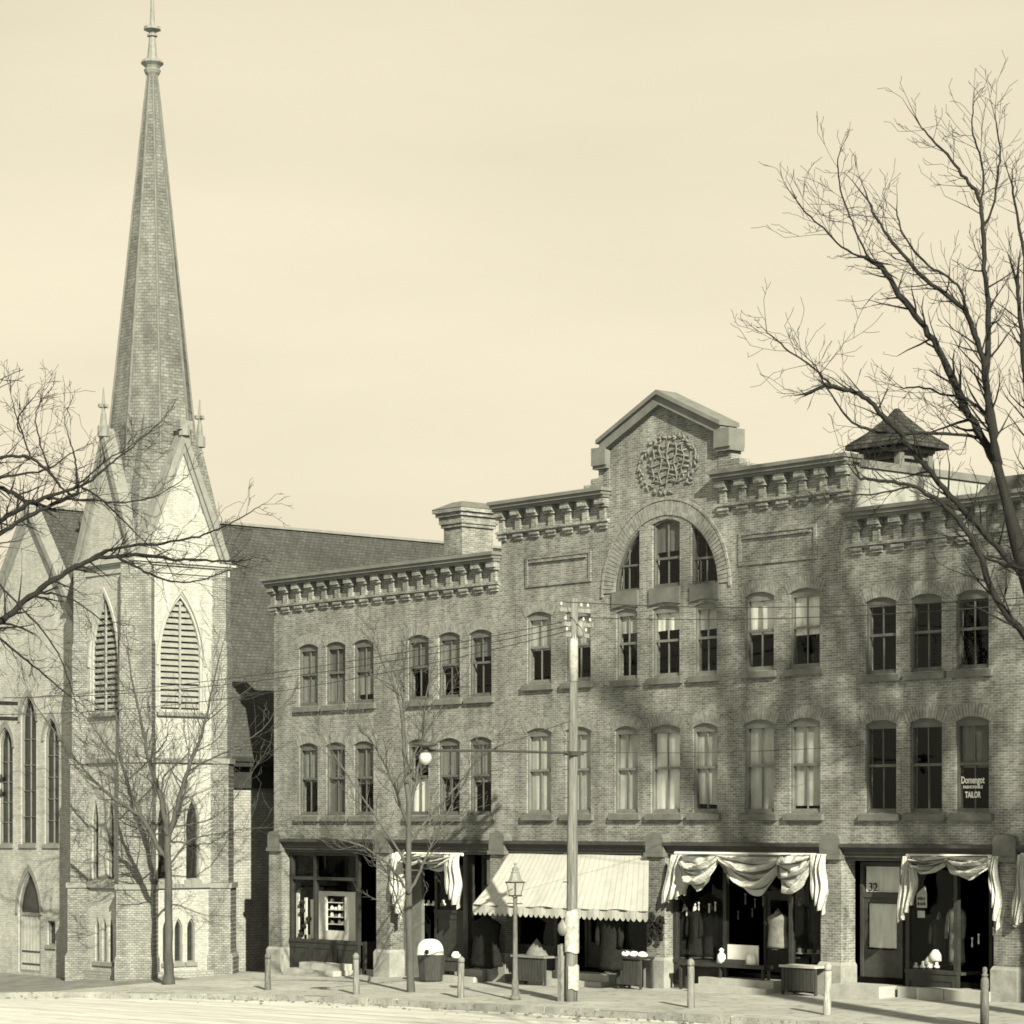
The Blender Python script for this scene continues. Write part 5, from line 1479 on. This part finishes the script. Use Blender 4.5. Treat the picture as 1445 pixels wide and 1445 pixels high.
# -- left foreground tree (trunk out of frame to the left)
T = Tree(34); D = 45.
base_l = ond(-95, 1150, D); gb = Vector((base_l.x, base_l.y, G(base_l.x, base_l.y) - .3))
T.paths.append(T.smooth([gb, ond(-95, 1250, D), ond(-85, 1050, D), ond(-60, 900, D), ond(-55, 780, D), ond(-70, 690, D)]))
T.limb(T.smooth([gb, ond(-95, 1250, D), ond(-85, 1050, D), ond(-60, 900, D), ond(-55, 780, D), ond(-70, 690, D)]), .33, .12, 12)
LIMBS = [
 ([(-62, 910), (-25, 888), (0, 871), (30, 847), (64, 822), (99, 801), (122, 790), (167, 784), (205, 783), (245, 790), (285, 791), (326, 792)], .1, .015, 0.),
 ([(120, 791), (145, 776), (180, 768), (225, 766), (270, 759), (300, 750), (318, 742), (345, 728), (370, 712)], .045, .006, -.6),
 ([(165, 785), (190, 798), (215, 812), (255, 823), (290, 818), (325, 803)], .04, .006, .6),
 ([(-58, 790), (-20, 745), (0, 730), (23, 717), (43, 706), (73, 697), (99, 690), (122, 684), (145, 664), (168, 645), (190, 628), (220, 601)], .075, .006, .8),
 ([(64, 701), (94, 704), (137, 705), (160, 709), (183, 709), (220, 700), (250, 683), (265, 672)], .04, .005, 1.),
 ([(-50, 800), (0, 758), (30, 736), (64, 717), (88, 705), (110, 694)], .06, .03, -.5),
 ([(115, 691), (137, 701), (167, 727), (198, 760), (225, 778)], .03, .006, -1.),
 ([(106, 692), (105, 660), (104, 640), (97, 618), (91, 592)], .03, .005, .4),
 ([(-60, 640), (-20, 655), (0, 669), (20, 695), (32, 707), (48, 708)], .06, .04, 1.5),
 ([(52, 843), (76, 840), (106, 847), (134, 868), (160, 890)], .03, .006, 1.2),
 ([(-20, 815), (0, 834), (26, 860), (61, 892), (85, 927), (97, 959), (105, 985)], .035, .006, -1.),
 ([(-40, 870), (0, 900), (30, 926), (53, 945), (75, 963), (90, 976), (112, 992)], .04, .008, 1.2),
 ([(-60, 660), (-25, 640), (10, 632), (40, 642), (70, 664), (86, 688)], .05, .02, -1.),
 ([(40, 642), (30, 610), (22, 585), (16, 560)], .025, .006, -1.),
 ([(70, 664), (55, 620), (48, 590), (57, 565)], .025, .006, 0.),
 ([(10, 632), (14, 600), (36, 575), (52, 555)], .022, .006, 1.),
 ([(-60, 700), (-20, 690), (0, 678), (45, 668), (70, 662), (100, 640)], .045, .01, 2.),
 ([(104, 690), (125, 672), (150, 650), (176, 636), (205, 612)], .03, .005, 0.),
 ([(-72, 700), (-105, 610), (-150, 500), (-180, 400), (-200, 310)], .12, .015, 1.),
 ([(-88, 900), (-140, 830), (-200, 770), (-270, 690), (-310, 600)], .12, .015, -2.),
 ([(-60, 780), (-130, 700), (-220, 600), (-250, 500)], .09, .015, 4.),
 ([(-72, 700), (-100, 600), (-110, 480), (-120, 380), (-140, 280)], .1, .015, -4.),
]
for i, (pts, r0, r1, dz) in enumerate(LIMBS):
    path = T.snap(T.smooth(pxpath(pts, D + dz * .35, .5, i), 2))
    r0 *= .7
    T.limb(path, r0, r1, 8 if r0 > .05 else 6)
    T.sprout(path, r0, r1, .15, .68, 2, .12, .1, .42, .0038, 1.)
T.finish(gb, 'bare foreground tree whose dark limbs reach in from the left edge across the church', M['bark_dark'], M['bark_dark'])

# -- tree standing before the tower
g = ground(238, 1389); D = (g - CAM).dot(Vector((-.7552, .6555, 0)))
T = Tree(3); r0 = .16
T.paths.append(T.smooth([g - Vector((0, 0, .2)), ond(238, 1360, D), ond(238, 1290, D), ond(238, 1240, D), ond(236, 1195, D), ond(236, 1170, D), ond(235, 1150, D)]))
T.limb(list(T.paths[0]), .17, .07, 10)
T.limb([g - Vector((0, 0, .2)), g + Vector((0, 0, .3))], .24, .165, 10)
LIMBS = [
 ([(232, 1215), (222, 1203), (201, 1157), (177, 1140), (154, 1124), (135, 1105), (116, 1083), (92, 1053), (71, 1025), (45, 988)], .09, .01, -.8),
 ([(226, 1208), (210, 1170), (195, 1148), (179, 1106), (171, 1073), (149, 1053), (126, 1016), (100, 995)], .075, .01, .8),
 ([(234, 1180), (228, 1134), (215, 1089), (205, 1060), (201, 1023), (192, 985), (184, 950), (180, 905)], .085, .012, -.4),
 ([(238, 1190), (248, 1149), (258, 1109), (270, 1073), (282, 1043), (290, 1018), (297, 985), (304, 950), (316, 905)], .09, .01, .6),
 ([(266, 1089), (293, 1073), (318, 1062), (341, 1050), (360, 1037), (378, 1023), (389, 1000)], .035, .006, -1.),
 ([(233, 1130), (233, 1098), (245, 1084), (256, 1073), (266, 1062), (273, 1046)], .04, .01, 1.),
 ([(240, 1178), (254, 1170), (268, 1164), (300, 1160), (330, 1130), (352, 1095), (372, 1065)], .03, .006, 1.6),
 ([(240, 1222), (262, 1190), (282, 1180), (300, 1178), (341, 1169), (381, 1168)], .035, .006, -1.2),
 ([(215, 1089), (224, 1070), (234, 1048), (238, 1020)], .03, .008, 1.),
 ([(290, 1018), (312, 1000), (335, 983), (360, 966)], .025, .006, .6),
 ([(179, 1106), (155, 1095), (130, 1083), (105, 1076)], .02, .005, .6),
 ([(222, 1203), (190, 1205), (160, 1198), (130, 1200)], .02, .005, -.4),
 ([(171, 1073), (168, 1030), (160, 990), (148, 955)], .03, .006, 1.4),
]
for i, (pts, a, b, dz) in enumerate(LIMBS):
    path = T.snap(T.smooth(pxpath(pts, D + dz * .5, .5, i), 2)); T.limb(path, a, b, 7)
    T.sprout(path, a, b, .24, 1.2, 2, .12, .35, .42, .0065, .9)
T.finish(g, 'spreading bare tree with a forked grey trunk standing in front of the church tower', M['bark'], M['bark'])

# -- thin tree before the left wing
g = ground(580, 1400); D = (g - CAM).dot(Vector((-.7552, .6555, 0)))
T = Tree(8)
T.paths.append(T.smooth([g - Vector((0, 0, .2)), ond(578, 1340, D), ond(576, 1250, D), ond(577, 1180, D), ond(575, 1110, D), ond(570, 1055, D), ond(567, 1000, D)]))
T.limb(list(T.paths[0]), .125, .05, 9)
LIMBS = [
 ([(567, 1004), (556, 968), (544, 943), (534, 920), (527, 900)], .04, .008, .4),
 ([(569, 1020), (571, 985), (570, 950), (574, 915)], .035, .008, -.4),
 ([(577, 1150), (590, 1090), (597, 1040), (600, 990), (610, 940)], .045, .008, .6),
 ([(577, 1170), (562, 1120), (545, 1080), (520, 1040), (497, 1012)], .04, .007, -.6),
 ([(576, 1260), (555, 1225), (520, 1195), (470, 1182), (440, 1178)], .035, .007, -1.4),
 ([(577, 1230), (548, 1180), (510, 1125), (478, 1075), (455, 1040)], .035, .007, .8),
 ([(577, 1262), (590, 1240), (598, 1218), (610, 1190), (640, 1130), (668, 1080)], .04, .007, -.5),
 ([(577, 1200), (610, 1150), (645, 1110), (664, 1085), (690, 1050)], .03, .006, 1.),
 ([(576, 1330), (560, 1270), (545, 1230), (528, 1205), (505, 1190)], .02, .006, -.6),
 ([(575, 1110), (590, 1060), (615, 1010), (640, 970)], .03, .006, -1.),
]
for i, (pts, a, b, dz) in enumerate(LIMBS):
    path = T.snap(T.smooth(pxpath(pts, D + dz * .5, .4, i), 2)); a *= 1.35; b *= 1.2; T.limb(path, a, b, 6)
    T.sprout(path, a * 1.3, b, .24, .95, 2, .15, .4, .45, .0075, .8)
T.finish(g, 'thin young bare tree with a pale trunk at the kerb before the left wing', M['bark_grey'], M['bark_grey'])

# -- street trees further along, out of the frame to the right (they shade the right wing)
def full_tree(seed, u, v, fh, h, r, label):
    T = Tree(seed); g = Vector((u, v, G(u, v) - .2)); R = T.r
    fork = g + Vector((R.uniform(-.2, .2), R.uniform(-.2, .2), fh))
    T.limb(T.smooth([g, g + Vector((.03, 0, fh * .5)), fork]), r, r * .7, 12)
    for k in range(8):
        a = k * 2 * PI / 8 + R.uniform(-.4, .4); sp = R.uniform(.2, .38) * h
        path = [fork, fork + Vector((math.cos(a) * sp * .25, math.sin(a) * sp * .25, h * .3)), fork + Vector((math.cos(a) * sp * .6, math.sin(a) * sp * .6, h * .65)), fork + Vector((math.cos(a) * sp, math.sin(a) * sp, h))]
        path = T.smooth(path); T.limb(path, r * .42, r * .16, 7); T.sprout(path, r * .42, r * .16, 1., 2.4, 1, .2, .2, .65, .012, .55)
    return T.finish(g, label, M['bark'], M['bark'], 'street trees beyond the right edge')
full_tree(71, 26.3, -8., 14.2, 9.5, .36, 'bare street tree at the kerb, nearest to the right end of the shop block')
full_tree(72, 36.5, -11., 15., 11., .42, 'big bare street tree farther right in the roadway margin')
full_tree(73, 34.5, -14.5, 21.5, 9., .45, 'tall bare tree on the far side of the street to the right')
full_tree(74, -6.0, -22., 6., 9., .32, 'bare tree standing across the street from the church')

# ================================================================== LIGHT
EL, AZ_ = math.radians(28), math.radians(25)
ld = Vector((-math.cos(AZ_) * math.cos(EL), math.sin(AZ_) * math.cos(EL), -math.sin(EL)))
sd = bpy.data.lights.new('sun', 'SUN'); sd.energy = 5.; sd.angle = math.radians(.5); sd.color = (1, .91, .69)
so = bpy.data.objects.new('sun', sd); COL.objects.link(so); so.rotation_euler = ld.to_track_quat('-Z', 'Y').to_euler(); so.location = (40, -30, 40)
w = bpy.data.worlds.new('World'); scene.world = w; w.use_nodes = True
t = w.node_tree; t.nodes.clear()
out = t.nodes.new('ShaderNodeOutputWorld'); bg = t.nodes.new('ShaderNodeBackground'); sky = t.nodes.new('ShaderNodeTexSky')
sky.sky_type = 'NISHITA'; sky.sun_disc = False; sky.sun_elevation = EL; sky.sun_rotation = math.atan2(-ld.x, -ld.y)
sky.air_density = 1.0; sky.dust_density = 3.0; sky.ozone_density = 1.
bw = t.nodes.new('ShaderNodeRGBToBW'); t.links.new(sky.outputs[0], bw.inputs[0])
# the plate records the whole sky as one pale tone: compress it and warm it
pw = t.nodes.new('ShaderNodeMath'); pw.operation = 'POWER'; t.links.new(bw.outputs[0], pw.inputs[0]); pw.inputs[1].default_value = .22
tc = t.nodes.new('ShaderNodeTexCoord'); mp = t.nodes.new('ShaderNodeMapping'); mp.inputs['Scale'].default_value = (1.5, 1.5, 7.); t.links.new(tc.outputs['Generated'], mp.inputs[0])
nz = t.nodes.new('ShaderNodeTexNoise'); nz.inputs['Scale'].default_value = 2.2; nz.inputs['Detail'].default_value = 5; t.links.new(mp.outputs[0], nz.inputs[0])
mr = t.nodes.new('ShaderNodeMapRange'); t.links.new(nz.outputs['Fac'], mr.inputs[0])
for i, vv in enumerate((.3, .7, .93, 1.055)): mr.inputs[i + 1].default_value = vv
mu_ = t.nodes.new('ShaderNodeMath'); mu_.operation = 'MULTIPLY'; t.links.new(pw.outputs[0], mu_.inputs[0]); t.links.new(mr.outputs[0], mu_.inputs[1])
mx = t.nodes.new('ShaderNodeVectorMath'); mx.operation = 'SCALE'; mx.inputs[0].default_value = (3.58, 3.23, 2.4); t.links.new(mu_.outputs[0], mx.inputs['Scale'])
t.links.new(mx.outputs[0], bg.inputs[0]); bg.inputs[1].default_value = .0755; t.links.new(bg.outputs[0], out.inputs[0])

vs_ = scene.view_settings
vs_.view_transform = 'Standard'; vs_.look = 'None'; vs_.exposure = 1.3; vs_.gamma = 1; vs_.use_curve_mapping = False
scene.cycles.filter_width = 1.7
scene.cycles.max_bounces = 6
scene.cycles.transparent_max_bounces = 12
